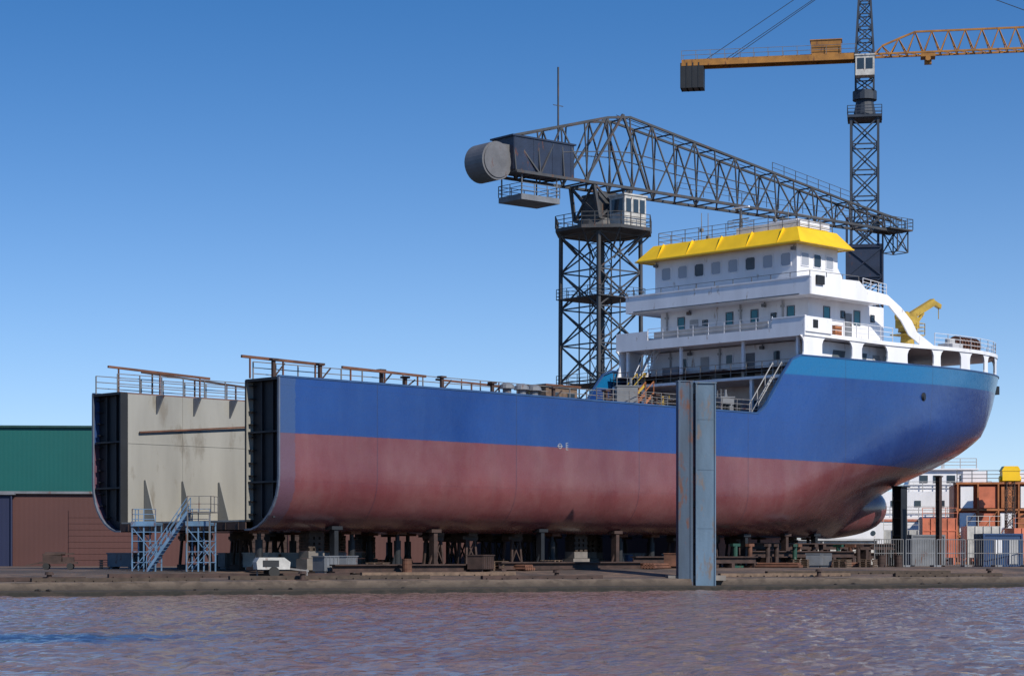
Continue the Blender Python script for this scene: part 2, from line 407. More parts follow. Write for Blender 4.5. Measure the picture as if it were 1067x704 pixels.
def slab(name,u0,u1,v0,v1,z0,z1,m=white):
    mb=MB(); mb.box(u0,u1,v0,v1,z0,z1); return sp_(mb,name,m)
slab("deckhouse_level",52,64,1.5,16.8,12,15.0)
slab("deckhouse_level",50.5,62,1.4,16.9,15.15,17.85)
slab("deckhouse_level",51,60.5,2,16.3,18.2,21.05)
wh=slab("wheelhouse",50,55,2.3,16,21.25,24.95)
slab("deck_slab",47.2,52,.35,17.95,14.95,15.15)
slab("deck_slab",48.9,58.5,.3,18.0,21.05,21.25)
mb=MB()
def zA(u): return 18.2+max(0,u-60)*.030
def vA(u): 
    return 9.15-hb(u,17)*.985
us_=[48,50,53,56,59,61,63,65,67,69,71,73,75,77,78.5,80,81.2,82.0,82.5]
for a,c_ in zip(us_,us_[1:]):
    v0,v1=vA(a),vA(c_)
    A=[(a,v0,zA(a)-.28),(c_,v1,zA(c_)-.28),(c_,18.3-v1,zA(c_)-.28),(a,18.3-v0,zA(a)-.28)]
    mb.hexa(A+[(x,y,z+.28) for x,y,z in A])
sp_(mb,"upper_deck",whiteb)
for side in (0,1):
    for u,w_ in ((49.2,2.2),(54.6,1.2),(59.8,2.6),(65.2,1.0),(69.8,1.6),(74.2,.9),(77.8,1.1),(80.6,.5)):
        mb=MB(); zt=zA(u)-.28; e_=.45; v=vA(u)+.1; v2=vA(u+w_/2)+.1; v0_=vA(u-w_/2)+.1
        if side: v=18.3-v; v2=18.3-v2; v0_=18.3-v0_
        s2=(v2-v)/(w_/2); s0=(v-v0_)/(w_/2)
        zb=ztop(u)-.5; h2=w_/2
        mb.prism([(u-h2-.25,v0_-s0*.25,zb),(u+h2+.25,v2+s2*.25,zb),(u+h2,v2,zb+.8),(u+h2,v2,zt-.5),(u+h2+.15,v2+s2*.15,zt-.2),(u+h2+e_,v2+s2*e_,zt),(u-h2-e_,v0_-s0*e_,zt),(u-h2-.15,v0_-s0*.15,zt-.2),(u-h2,v0_,zt-.5),(u-h2,v0_,zb+.8)],(0,.12 if not side else -.12,0))
        sp_(mb,"deck_support",whiteb)
mb=MB(); mb.box(47.95,48.05,0.05,3,17.9,19.3); mb.box(47.95,48.05,15,18.25,17.9,19.3); mb.box(47.95,48.05,3,15,17.9,18.6)
mb.box(47.97,51.2,.02,.12,18.2,19.3); mb.box(48,55,18.18,18.28,18.2,19.3)
mb.box(47.9,48.1,0,3.05,19.25,19.34)
sp_(mb,"bulwark",whiteb)
mb=MB(); mb.rail([(48,3,18.6),(48,15,18.6)],.85,1.5,.045); sp_(mb,"railing",railw)
mb=MB(); mb.box(48.12,48.2,3.5,14.5,18.65,19.2); sp_(mb,"windbreak_panel",lgrey)
mb=MB(); mb.rail([(51.3,.15,18.2),(59,.15,18.2)],1.05,1.5,.05); sp_(mb,"railing",railw)
mb=MB(); mb.box(48.85,48.95,.25,18.05,20.95,22.25)
for vv in (.28,18.05):
    mb.prism([(48.9,vv,20.95),(48.9,vv,22.25),(54.8,vv,22.4),(55.6,vv,21.9),(58.4,vv,21.7),(60.2,vv,20.9),(61.6,vv,20.0),(62.3,vv,19.2),(64.8,vv,18.25),(62.9,vv,18.2),(61.2,vv,18.9),(60.2,vv,19.9),(58.6,vv,20.9),(57.5,vv,20.95)],(0,-.1,0))
mb.box(48.8,49.0,.2,18.1,22.2,22.30)
sp_(mb,"bulwark",whiteb)
mb=MB(); mb.rail([(48.9,.3,22.3),(48.9,18,22.3)],.35,1.8,.045,1); mb.rail([(48.9,.3,22.3),(54.8,.25,22.4)],.35,1.8,.045,1); sp_(mb,"railing",railm)
mb=MB(); mb.rail([(55.4,.3,21.9),(58.4,.3,21.7)],.8,1.2,.045); sp_(mb,"railing",railw)
mb=MB(); mb.box(48.78,48.84,1.2,17.2,20.98,21.06); sp_(mb,"deck_edge_gutter",mgrey)
mb=MB(); mb.rail([(47.3,.5,15.15),(47.3,17.9,15.15)],1.05,1.5,.06); sp_(mb,"railing",railm)
for v in (.8,4.5,8,11.5,15,17.6):
    mb=MB(); mb.box(47.4,47.62,v-.12,v+.12,12,14.95); sp_(mb,"deck_support",white)
for v in (1.0,6,12,17.4):
    mb=MB(); mb.box(48.3,48.5,v-.1,v+.1,15.15,17.9); sp_(mb,"deck_support",white)
mb=MB()
mb.prism([(55,2.3,21.25),(58.0,2.3,21.25),(57,2.3,22.6),(55.9,2.3,22.6),(55,2.3,23.6)],(0,13.7,0))
sp_(mb,"sloped_casing",white)
# side apertures in the lower house
for u,w_ in ((53.6,1.5),(56.6,1.0)):
    mb=MB(); mb.prism([(u-w_/2,1.37,15.9),(u+w_/2,1.37,15.9),(u+w_/2+.35,1.37,17.3),(u-w_/2+.35,1.37,17.3)],(0,.02,0)); sp_(mb,"recess_panel",darkfr)
# visor
mb=MB()
ZL,ZH=24.9,26.15
lo=[(49.0,1.25),(55.6,1.25),(55.6,17.2),(49.0,17.2)]; hi=[(50.0,2.25),(54.8,2.25),(54.8,16.2),(50.0,16.2)]
for i in range(4):
    j=(i+1)%4; mb.poly([(*lo[i],ZL),(*lo[j],ZL),(*hi[j],ZH),(*hi[i],ZH)])
    mb.beam((*lo[i],ZL),(*lo[j],ZL),.08,.10)
mb.poly([(*p,ZH) for p in hi]); mb.poly([(*p,ZL+.01) for p in lo])
sp_(mb,"roof_visor",yellow,label="bright yellow sloping roof visor")
for i in range(5):
    v=3.4+i*2.9; mb=MB()
    mb.prism([(49.05,v,ZL+.1),(49.98,v,ZH-.03),(49.80,v,ZH+.05)],(0,.03,0)); sp_(mb,"visor_shadow_fin",yellow)  # thin fins added so the grazing sun casts diagonal shadows on the visor
# roof gear
mb=MB(); mb.rail([(50.3,2.5,ZH),(50.3,15.9,ZH),(54.6,15.9,ZH),(54.6,2.5,ZH),(50.3,2.5,ZH)],1.0,1.3,.045); sp_(mb,"railing",railm)
mb=MB(); mb.box(50.8,54.4,2.6,8.6,26.3,26.8); mb.box(51,54,3,7.8,26.16,26.3); mb.box(51.5,53.8,3.5,6,26.8,27.05); sp_(mb,"compass_platform",white)
mb=MB(); mb.beam((52.6,9.6,26.15),(52.6,9.6,28.6),.16); mb.beam((52.6,8.8,27.8),(52.6,10.4,27.8),.08); mb.rail([(51.9,8.9,26.95),(53.3,8.9,26.95),(53.3,10.3,26.95),(51.9,10.3,26.95),(51.9,8.9,26.95)],.7,1,.04); sp_(mb,"radar_mast",railm)
mb=MB(); mb.beam((52.6,8.8,28.7),(52.6,10.4,28.7),.18,.1); sp_(mb,"radar_scanner",white)
for (u,v,h_) in ((50.8,12,1.6),(53.8,6,1.9),(50.9,5,1.3),(54,14,2.2)):
    mb=MB(); mb.cyl((u,v,26.15),(u,v,26.15+h_+.6),.04,.03,6); mb.box(u-.12,u+.12,v-.12,v+.12,26.9,27.15); sp_(mb,"whip_aerial",railm)
def window(c,axis,w,h,gl,fr=white,name="window",t=.06,kr=.16):
    mb=MB(); x,y,z=c
    k=min(w,h)*kr
    if axis=='u':
        mb.box(x-.05,x+.02,y-w/2-t,y+w/2+t,z+h/2,z+h/2+t,0); mb.box(x-.05,x+.02,y-w/2-t,y+w/2+t,z-h/2-t,z-h/2,0)
        mb.box(x-.05,x+.02,y-w/2-t,y-w/2,z-h/2,z+h/2,0); mb.box(x-.05,x+.02,y+w/2,y+w/2+t,z-h/2,z+h/2,0)
        P=[(y-w/2+k,z-h/2),(y+w/2-k,z-h/2),(y+w/2,z-h/2+k),(y+w/2,z+h/2-k),(y+w/2-k,z+h/2),(y-w/2+k,z+h/2),(y-w/2,z+h/2-k),(y-w/2,z-h/2+k)]
        mb.prism([(x-.025,a,b_) for a,b_ in P],(.02,0,0),1)
    else:
        mb.box(x-w/2-t,x+w/2+t,y-.05,y+.02,z+h/2,z+h/2+t,0); mb.box(x-w/2-t,x+w/2+t,y-.05,y+.02,z-h/2-t,z-h/2,0)
        mb.box(x-w/2-t,x-w/2,y-.05,y+.02,z-h/2,z+h/2,0); mb.box(x+w/2,x+w/2+t,y-.05,y+.02,z-h/2,z+h/2,0)
        P=[(x-w/2+k,z-h/2),(x+w/2-k,z-h/2),(x+w/2,z-h/2+k),(x+w/2,z+h/2-k),(x+w/2-k,z+h/2),(x-w/2+k,z+h/2),(x-w/2,z+h/2-k),(x-w/2,z-h/2+k)]
        mb.prism([(a,y-.025,b_) for a,b_ in P],(0,.02,0),1)
    return sp_(mb,name,[fr,gl])
for i in range(8): window((50,3.3+i*1.65,23.85),'u',.88,.92,gm2 if i not in(2,5) else darkfr,white)
for i in range(3): window((50.95+i*1.5,2.3,23.85),'v',.85,.92,gm2 if i!=1 else gm,white)
for v in (3.6,7.0,9.4,14.2): window((51,v,20.0),'u',.6,1.0,gm3,darkfr)
for v in (5.2,11.8): window((51,v,19.9),'u',.4,.4,gm,black,"porthole",kr=.28)
for u in (53.2,57): window((u,2,20.0),'v',.7,1.0,gm3,darkfr)
for u in (55.2,59): window((u,2,20.1),'v',.4,.45,gm,black,"porthole",kr=.28)
for v in (4.5,9,13.5): window((50.5,v,16.9),'u',.6,.7,gm)
for u in (60,): window((u,1.4,17.0),'v',.5,.5,gm)
def door(c,axis,w=.8,h=1.95,m=white):
    mb=MB(); x,y,z=c
    if axis=='u': mb.box(x-.07,x+.02,y-w/2,y+w/2,z,z+h); mb.box(x-.12,x-.07,y+w*.3,y+w*.36,z+.9,z+1.1)
    else: mb.box(x-w/2,x+w/2,y-.07,y+.02,z,z+h); mb.box(x+w*.3,x+w*.36,y-.12,y-.07,z+.9,z+1.1)
    return sp_(mb,"door",m)
door((50.5,7,15.3),'u',m=mgrey); door((50.5,11.4,15.3),'u',m=lgrey); door((51,12.9,18.3),'u',m=lgrey); door((58.6,1.4,15.3),'v',m=lgrey); door((55.9,2,18.3),'v',m=mgrey)
for (u,v,z0,z1) in ((50.9,4.3,18.2,21.0),(50.9,8.3,18.2,21.0),(50.9,15.6,18.2,21.0),(50.4,2.2,15.2,17.8),(50.4,14.8,15.2,17.8),(50.4,9.9,15.2,17.8)):
    mb=MB(); mb.beam((u,v,z0),(u,v,z1),.10); mb.box(u-.1,u+.05,v-.14,v+.14,z1-.5,z1-.35); sp_(mb,"wall_pipe",lgrey)
for (u,v,z) in ((50.85,6,20.8),(50.85,13.3,20.8),(50.35,5.8,17.6),(50.35,12.8,17.6),(49.85,2.5,24.6),(49.85,15.8,24.6)):
    mb=MB(); mb.box(u-.15,u+.1,v-.15,v+.15,z-.15,z+.08); mb.beam((u,v,z+.1),(u+.1,v,z+.2),.06); sp_(mb,"deck_lamp",mgrey)
for (u,v,z,a,b_,c_) in ((49.6,6.0,18.2,.6,1.2,.9),(49.4,10.8,18.2,.7,.8,1.2),(49.5,3.4,15.15,.8,1.4,1.0),(49.2,8.9,15.15,.9,1.2,.8),(49.4,13.6,15.15,.8,1.6,1.3),(49.4,4.3,21.25,.5,1.3,.9),(53,1.0,18.2,.8,.5,.8),(49,6.5,12,1,2,1.5),(49.4,13,12,1.2,1.6,1.9),(47.9,10.2,12,.8,1.4,1.1)):
    mb=MB(); mb.box(u-a/2,u+a/2,v-b_/2,v+b_/2,z,z+c_); mb.box(u-a/2-.04,u+a/2+.04,v-b_/2-.04,v+b_/2+.04,z+c_,z+c_+.06); sp_(mb,"deck_locker",random.choice([mgrey,lgrey,orangeb,dirtyw]))
mb=MB(); mb.box(49.4,50.3,.0,.17,21.7,22.35); sp_(mb,"navigation_light_box",black)
mb=MB(); mb.box(48.9,49.5,.0,.018,18.5,19.1); sp_(mb,"life_ring_locker",black)
def ladder(a,b,w=.8,m=railw,name="ladder"):
    mb=MB(); a=Vector(a);b=Vector(b); d=(b-a); side=Vector((-d.y,d.x,0)); side=side.normalized()*w/2 if side.length>1e-3 else Vector((0,w/2,0))
    for s_ in (-1,1):
        mb.beam(a+side*s_,b+side*s_,.07,.18); mb.beam(a+side*s_+Vector((0,0,.9)),b+side*s_+Vector((0,0,.9)),.05)
        for t in (0,.33,.66,1): p=a.lerp(b,t)+side*s_; mb.beam(p,p+Vector((0,0,.9)),.05)
    n=int(abs(d.z)/.25)
    for i in range(1,n): p=a.lerp(b,i/n); mb.beam(p-side,p+side,.2,.04)
    return sp_(mb,name,m)
ladder((44.6,2.0,12),(47.3,2.0,15.15),m=lgrey); ladder((47.6,15.6,15.15),(49.6,15.6,18.0)); ladder((43.4,15,12),(47.2,15,15.15),m=dyellow); ladder((42.4,12.2,12),(45,12.2,14.2),m=orangeb)
mb=MB(); pts=[(u,vA(u)+.2,zA(u)) for u in us_ if u>=65]; mb.rail(pts,1.0,1.6,.045); sp_(mb,"railing",railw)
mb=MB(); pts=[(u,18.1-vA(u),zA(u)) for u in us_ if u>=63]; mb.rail(pts,1.0,1.6,.045); sp_(mb,"railing",railw)
mb=MB(); zc=zA(78)+.85
for k in range(-3,4): mb.cyl((77.2+k*.45,5.6,zc),(77.2+k*.45+.1,5.6,zc),.75,n=16)
mb.cyl((75.8,5.6,zc),(78.7,5.6,zc),.5); mb.box(75.6,78.9,5.1,6.1,zc-.85,zc-.7); mb.box(75.6,75.75,5.3,5.9,zc-.8,zc+.3); mb.box(78.75,78.9,5.3,5.9,zc-.8,zc+.3)
sp_(mb,"mooring_winch",[rustm])
mb=MB(); mb.box(71.5,73,3,4.4,zA(72),zA(72)+.7); mb.cyl((72.2,3.7,zA(72)+.7),(72.2,3.7,zA(72)+1.1),.4); sp_(mb,"deck_hatch",lgrey)
mb=MB(); zc=zA(67)-.1; cv=4.0; cu0=66.6
mb.cyl((cu0,cv,zc),(cu0,cv,zc+1.5),.6,.5,14); mb.cyl((cu0,cv,zc+1.5),(cu0,cv,zc+2.1),.75,.7,14); mb.box(cu0-.8,cu0+.8,cv-.6,cv+.6,zc+1.8,zc+2.7)
mb.beam((cu0-.5,cv,zc+2.4),(cu0+3.6,cv,zc+4.2),.42,.55); mb.beam((cu0+3.3,cv,zc+4.25),(cu0+4.6,cv,zc+3.9),.3,.36); mb.beam((cu0,cv,zc+1.2),(cu0+2.2,cv,zc+3.2),.2); mb.rail([(cu0-1.1,cv-.9,zc+1.3),(cu0+1.1,cv-.9,zc+1.3),(cu0+1.1,cv+.9,zc+1.3)],.9,.9,.05); mb.box(cu0-1.1,cu0+1.1,cv-.9,cv+.9,zc+1.22,zc+1.3); mb.beam((cu0+4.4,cv,zc+3.9),(cu0+4.4,cv,zc+2.9),.05); mb.cyl((cu0-.7,cv-.5,zc+2.7),(cu0-.7,cv+.5,zc+2.7),.36)
sp_(mb,"deck_crane",dyellow)
mb=MB(); u0,z0=22.5,8.98
for i in range(20):
    a=2*math.pi*i/20;b_=2*math.pi*(i+1)/20; mb.beam((u0+.15*math.cos(a),-.01,z0+.15*math.sin(a)),(u0+.15*math.cos(b_),-.01,z0+.15*math.sin(b_)),.035)
mb.box(u0-.25,u0+.25,-.02,.0,z0-.018,z0+.018)
mb.box(u0+.55,u0+.58,-.02,0,z0-.22,z0+.22)
for z in (-.22,-.08,.05,.2): mb.box(u0+.58,u0+.75,-.02,0,z0+z,z0+z+.03)
sp_(mb,"load_line_mark",lgrey)
def onhull(u,z): return (u,9.15-hb(u,z)-.03,z)
mb=MB(); p=onhull(63,14.3); mb.cyl((63,p[1]+.1,14.3),(63.05,p[1]-.06,14.3),.34,.3,16); sp_(mb,"hawse_pipe",black)
mb=MB(); u=80.8; p=onhull(u,16.1); mb.box(u-.2,u+.35,p[1]-.3,p[1]+.3,15.7,16.4); sp_(mb,"fairlead",black)
def S2W(u,v,z): return (-12.9+C*(u-v),115.3+C*(u+v),z)
C=math.sqrt(.5); R45=math.radians(45)
e=thing("site_hut",S2W(34,12,12),R45,"orange-brown timber site hut on the ship's deck","hut")
mb=MB(); mb.box(-1.6,1.6,-1.2,1.2,0,2.0); mb.obj("wall",woodm,e); mb=MB(); mb.box(-1.8,1.8,-1.4,1.4,2.0,2.12); mb.obj("roof",rustm,e); mb=MB(); mb.box(-1.68,-1.61,-.4,.4,.05,1.8); mb.obj("door",dyellow,e)
for x in (-1,.6):
    mb=MB(); mb.box(x,x+.7,-1.25,-1.205,1.0,1.6); mb.obj("window",gm,e)
def planks():
    mb=MB()
    for k in range(5):
        for j in range(6): mb.box(-1.2,1.2,-.9+j*.3,-.65+j*.3,k*.22+.1,k*.22+.19)
        for x in (-1,0,1): mb.box(x-.05,x+.05,-.9,.9,k*.22,k*.22+.095)
    return mb
for i,(u,v) in enumerate(((40.5,5),(41.8,9.5),(39.8,13),(37,15.8),(43.5,16.4))):
    o=planks().obj("timber_stack",[woodm,orangeb][i%2],None,S2W(u,v,12),R45+i*.4); tag(o,"stack of weathered brown timber planks on the deck","timber","timber stacks on deck")
for i,(u,v,m_) in enumerate(((42.6,7.3,mgrey),(44.5,10.5,dyellow),(38.3,9.2,orangeb),(45.3,6,mgrey),(36.2,13.8,dirtyw),(41,16.6,orangeb),(43.2,3.6,mgrey),(38,2.0,rustm),(31,2.0,mgrey))):
    mb=MB(); mb.box(-.7,.7,-.5,.5,.2,1.3); mb.box(-.75,.75,-.55,.55,1.3,1.38); mb.cyl((.3,0,1.38),(.3,0,1.9),.1); mb.box(-.7,-.5,-.45,.45,0,.2); mb.box(.5,.7,-.45,.45,0,.2); mb.rail([(-.7,-.5,1.38),(.7,-.5,1.38)],.5,.7,.04,1)
    o=mb.obj("deck_generator",m_,None,S2W(u,v,12),R45+i*.7); tag(o,"boxy work generator with exhaust stub standing on deck","generator","generators on deck")
# ------------------------------------------------------------------ supports under ship
def mk_block(kind,h):
    if kind==0:
        e=thing("keel_block",(0,0,0),R45,"rusty steel trestle with timber cap under the hull","support block","blocks carrying the hull")
        mb=MB(); mb.box(-.55,.55,-.55,.55,0,.3); mb.obj("base",rustd,e)
        mb=MB()
        for x in (-.32,.32):
            for y in (-.32,.32): mb.beam((x*1.3,y*1.3,.3),(x,y,h-.4),.14)
        mb.beam((-.4,-.4,.4),(.32,-.32,h-.45),.08); mb.beam((.4,-.4,.4),(-.32,-.32,h-.45),.08); mb.box(-.45,.45,-.45,.45,h-.5,h-.4); mb.obj("trestle",rustd,e)
        mb=MB(); mb.box(-.6,.6,-.35,.35,h-.4,h-.2); mb.box(-.35,.35,-.6,.6,h-.2,h-.005); mb.obj("timber_cap",woodd,e)
    elif kind==1:
        e=thing("keel_block",(0,0,0),R45,"dark steel jack post on a wide foot under the hull","support block","blocks carrying the hull")
        mb=MB(); mb.box(-.6,.6,-.4,.4,0,.2); mb.obj("base",rustd,e)
        mb=MB(); mb.cyl((0,0,.2),(0,0,h-.5),.22,.22,12); mb.cyl((0,0,h-.5),(0,0,h-.15),.13,.13,10); mb.prism([(-.5,-.03,.2),(-.2,-.03,.2),(-.2,-.03,1.0)],(0,.06,0)); mb.prism([(.5,-.03,.2),(.2,-.03,.2),(.2,-.03,1.0)],(0,.06,0)); mb.obj("post",black,e)
        mb=MB(); mb.box(-.4,.4,-.4,.4,h-.15,h-.005); mb.obj("head_plate",rustm,e)
    else:
        e=thing("keel_block",(0,0,0),R45,"stacked concrete and timber cribbing block under the hull","support block","blocks carrying the hull")
        mb=MB(); mb.box(-.75,.75,-.5,.5,0,.65); mb.box(-.6,.6,-.45,.45,.67,1.1); mb.obj("base",concm,e)
        mb=MB(); z=1.11; k=0
        while z<h-.16:
            for y in (-.32,0,.32):
                if k%2: mb.box(-.6,.6,y-.13,y+.13,z,z+.16)
                else: mb.box(y*1.3-.13,y*1.3+.13,-.48,.48,z,z+.16)
            z+=.165;k+=1
        mb.box(-.5,.5,-.4,.4,z,h-.004); mb.obj("timber_cribbing",woodd,e)
    return e
GH=1.25; H=3.5-GH
base=[mk_block(k,H) for k in range(3)]
used=[False]*3
for i in range(19):
    for j,v in enumerate((3.5,9.15,14.8)):
        u=1.8+i*3.3+random.uniform(-.6,.6)
        if v in(3.5,14.8) and u>46: continue
        k=[1,0,2,0,1,0,1][(i*2+j*3)%7]; p=S2W(u,v+random.uniform(-.3,.3),GH)
        if not used[k]: base[k].location=p; used[k]=True
        else: copytree(base[k],p,R45+random.uniform(-.15,.15))
def bz(u,v):
    for z in [3.5+.05*i for i in range(100)]:
        if hb(u,z)>=abs(9.15-v): return z
    return 8.5
for i,(u,v) in enumerate(((5.4,1.7),(13.5,2.0),(22.6,1.8),(29.8,1.9),(44,2.4),(50,3.4),(56,5.2))):
    x,y,_=S2W(u,v,0); z0=gz(x,y)-.02; h=bz(u,v)-z0-.02
    mb=MB(); mb.beam((0,0,.1),(0,0,h),.44,.3); mb.box(-.45,.45,-.45,.45,0,.15); mb.box(-.4,.4,-.3,.3,h-.2,h-.0); mb.beam((-.45,0,.15),(0,0,1.2),.1); mb.beam((.45,0,.15),(0,0,1.2),.1)
    o=mb.obj("shoring_post",[black,rustd][i%2],None,(x,y,z0),R45); tag(o,"heavy dark rusty shoring post beside the hull bottom","post","shoring posts beside the hull")
for i,(u0,u1,v,z) in enumerate(((4,15,.2,.6),(17,30,-.1,.55),(31,44,1.4,.8),(45,58,3,1.2),(47,66,5,1.8),(50,68,7,1.1))):
    L=u1-u0; mb=MB(); mb.box(0,L,-.25,.25,z-.08,z); mb.box(0,L,-.04,.04,z-.4,z-.08); mb.box(0,L,-.25,.25,z-.48,z-.4)
    for k in range(int(L/2.5)+1): mb.box(k*2.5,k*2.5+.35,-.3,.3,0,z-.48)
    x,y,_=S2W(u0,v,0); o=mb.obj("launch_beam",rustd,None,(x,y,gz(x,y)),R45); tag(o,"long rusty steel launch beam lying on low blocks","beam","launch beams under the ship")
for i in range(14):
    x,y,_=S2W(42+i*1.9,1.2+i*.35+random.uniform(-.5,.5),0); mb=MB()
    mb.box(-.5,.5,-.35,.35,0,.15); mb.cyl((0,0,.15),(0,0,1.5),.17,n=10); mb.box(-.4,.4,-.15,.15,1.5,1.7); mb.beam((-.4,0,.15),(0,0,1.0),.08)
    o=mb.obj("jack_stand",[greenc,rustm,rustd,rustd][i%4],None,(x,y,gz(x,y)),R45+.2*i); tag(o,["green steel jack stand on the yard ground","rusty steel jack stand on the yard ground","dark rusty jack stand on the yard ground","dark rusty jack stand on the yard ground"][i%4],"jack stand","jack stands by the hull")
for i in range(56):
    u=random.uniform(1,66); v=random.choice([-.8,-.3,.5,1.2,5,8,11,14,17,19,20]); x,y,_=S2W(u,v,0); z=gz(x,y); r=random.uniform(0,3)
    k=i%4
    mb=MB()
    if k==0:
        mb.cyl((0,0,0),(0,0,.88),.29,n=14); mb.cyl((0,0,.28),(0,0,.33),.305,n=14); mb.cyl((0,0,.58),(0,0,.63),.305,n=14); mb.cyl((0,0,.84),(0,0,.9),.305,n=14)
        o=mb.obj("oil_drum",random.choice([bluec,rustd,greenc,rustm]),None,(x,y,z),r); tag(o,"steel oil drum standing on the yard ground","drum","oil drums in the yard")
    elif k==1:
        for a in range(4):
            for c_ in range(5): mb.box(-.6,.6,-.5+c_*.22,-.34+c_*.22,a*.15+.1,a*.15+.13)
            for c_ in (-.55,0,.45): mb.box(c_,c_+.1,-.5,.54,a*.15,a*.15+.1)
        o=mb.obj("pallet_stack",woodm,None,(x,y,z),r); tag(o,"stack of wooden pallets on the yard ground","pallets","pallet stacks in the yard")
    elif k==2:
        mb.box(-.9,.9,-.5,.5,.15,.95); mb.box(-.95,.95,-.55,.55,.95,1.02); mb.box(-.8,-.6,-.4,.4,0,.15); mb.box(.6,.8,-.4,.4,0,.15)
        for a in range(6): mb.box(-.8+a*.3,-.74+a*.3,-.54,-.5,.2,.93)
        o=mb.obj("steel_tool_box",random.choice([mgrey,mgrey,rustm,rustd,dirtyw]),None,(x,y,z),r); tag(o,"painted steel site box with ribbed sides on skids","box","site boxes in the yard")
    else:
        for a in range(5): mb.cyl((-1.6,a*.2-.4,.1),(1.6,a*.2-.4,.1),.09,n=8)
        for a in range(4): mb.cyl((-1.5,a*.2-.3,.27),(1.5,a*.2-.3,.27),.09,n=8)
        mb.box(-1,-.85,-.55,.5,-.0,.02)
        o=mb.obj("pipe_pile",rustm,None,(x,y,z),r); tag(o,"pile of rusty steel pipes on the ground","pipes","pipe piles in the yard")
def steelcol(x,y,h,w,label,m=black):
    mb=MB(); mb.box(-w/2,w/2,-w*.5,-w*.42,0,h); mb.box(-w/2,w/2,w*.42,w*.5,0,h); mb.box(-.05,.05,-w*.42,w*.42,0,h)
    mb.box(-w,w,-w,w,0,.12); mb.box(-w*.7,w*.7,-w*.7,w*.7,h,h+.1)
    k=1
    while k<h: mb.box(-w/2,w/2,-w*.42,w*.42,k,k+.06); k+=1.4
    o=mb.obj("support_column",m,None,(x,y,gz(x,y)),R45); tag(o,label,"column","columns under the bow")
steelcol(30.9,166,6.3,.85,"thick dark steel column standing under the bow")
steelcol(33.4,163,7.0,.36,"slim dark steel post standing under the bow",rustd)
# ------------------------------------------------------------------ big pile in front
px,py=10.9,124.7
e=thing("guide_pile",(px,py,.6),math.radians(6),"tall blue-grey weathered twin steel guide pile on the quay edge","steel pile")
mb=MB(); mb.box(.0,1.22,-.5,.5,-3,11.75)
for z in (3.1,6.6,9.6): mb.box(-.01,1.23,-.52,-.5,z,z+.05)
for x in (.0,1.14): mb.box(x,x+.08,-.56,-.5,-3,11.75)
mb.obj("wide_column",steelb,e)
mb=MB(); mb.box(-1.0,-.14,-.35,.5,-3,11.85); mb.box(-1.02,-.9,-.42,-.35,-3,11.85); mb.box(-.3,-.14,-.40,-.35,-3,11.85); mb.obj("narrow_column",steelb2,e)
for z in (.4,2.2,4.4,6.4,8.6,10.8): 
    mb=MB(); mb.box(-.14,.0,-.3,.3,z,z+.35); mb.obj("tie_plate",rustd,e)
mb=MB(); mb.box(-1.05,-.1,-.4,.55,11.85,11.93); mb.obj("cap_plate",steelb2,e)
mb=MB(); mb.box(-.04,1.26,-.6,.55,11.75,11.83); mb.obj("cap_plate",steelb,e)
mb=MB(); mb.box(-1.6,1.9,-.2,.9,0,.3); mb.obj("footing",concm,e)
# ------------------------------------------------------------------ access stair
e=thing("access_stair",(-19.2,118.3,gz(-19.2,118.3)),math.radians(-6),"grey-blue scaffold towers with a steep steel stair to the hold","stair")
e.scale=(.9,.9,.86)
for x0 in (-2.5,1.0):
    mb=MB()
    for x in (x0,x0+.75,x0+1.5):
        for y in (-.7,.7): mb.beam((x,y,0),(x,y,3.1),.08)
    for z in (.6,1.3,2.0,2.6,3.05):
        for y in (-.7,.7): mb.beam((x0,y,z),(x0+1.5,y,z),.055)
        for x in (x0,x0+1.5): mb.beam((x,-.7,z),(x,.7,z),.05)
    for y in (-.7,.7): mb.beam((x0,y,.1),(x0+1.5,y,1.9),.05); mb.beam((x0+1.5,y,1),(x0,y,2.9),.05)
    mb.rail([(x0,-.7,3.1),(x0+1.5,-.7,3.1)],1.0,.75,.05,3); mb.rail([(x0,-.7,3.1),(x0,.7,3.1)],1.0,.7,.05,3)
    mb.obj("scaffold_frame",skyb,e)
for x0 in (-2.55,.95):
    mb=MB(); mb.box(x0,x0+1.6,-.78,.78,3.1,3.2); mb.box(x0,x0+1.6,-.84,-.78,2.98,3.3); mb.obj("platform",skyb,e)
mb=MB(); a=Vector((-1.4,-.9,0));b_=Vector((1.2,-.9,3.9))
for s_ in (-.4,.4):
    d=Vector((0,s_,0)); mb.beam(a+d,b_+d,.07,.16)
    for hgt in (.5,.95): mb.beam(a+d+Vector((0,0,hgt)),b_+d+Vector((0,0,hgt)),.045)
    for t in (0,.25,.5,.75,1): p=a.lerp(b_,t)+d; mb.beam(p,p+Vector((0,0,.95)),.045)
for i in range(1,17): p=a.lerp(b_,i/17); mb.beam(p-Vector((0,.4,0)),p+Vector((0,.4,0)),.22,.04)
mb.obj("stair_flight",skyb,e)
mb=MB(); mb.box(1.1,2.7,-1.3,.5,3.85,3.92); mb.rail([(1.2,-1.3,3.92),(2.7,-1.3,3.92),(2.7,.5,3.92)],1.0,.75,.05,2); 
for x in (1.2,2.6): mb.beam((x,-1.25,0),(x,-1.25,3.9),.07)
mb.obj("landing",railm,e)
x,y=-13.2,114.3
e=thing("compressor",(x,y,gz(x,y)),math.radians(20),"small dull grey wheeled compressor parked beside the hull end","machine")
mb=MB(); mb.prism([(-.9,-.5,.45),(.9,-.5,.45),(.95,-.5,.85),(.6,-.5,1.1),(-.8,-.5,1.1),(-.95,-.5,.85)],(0,1.0,0)); mb.obj("body",dirtyw,e)
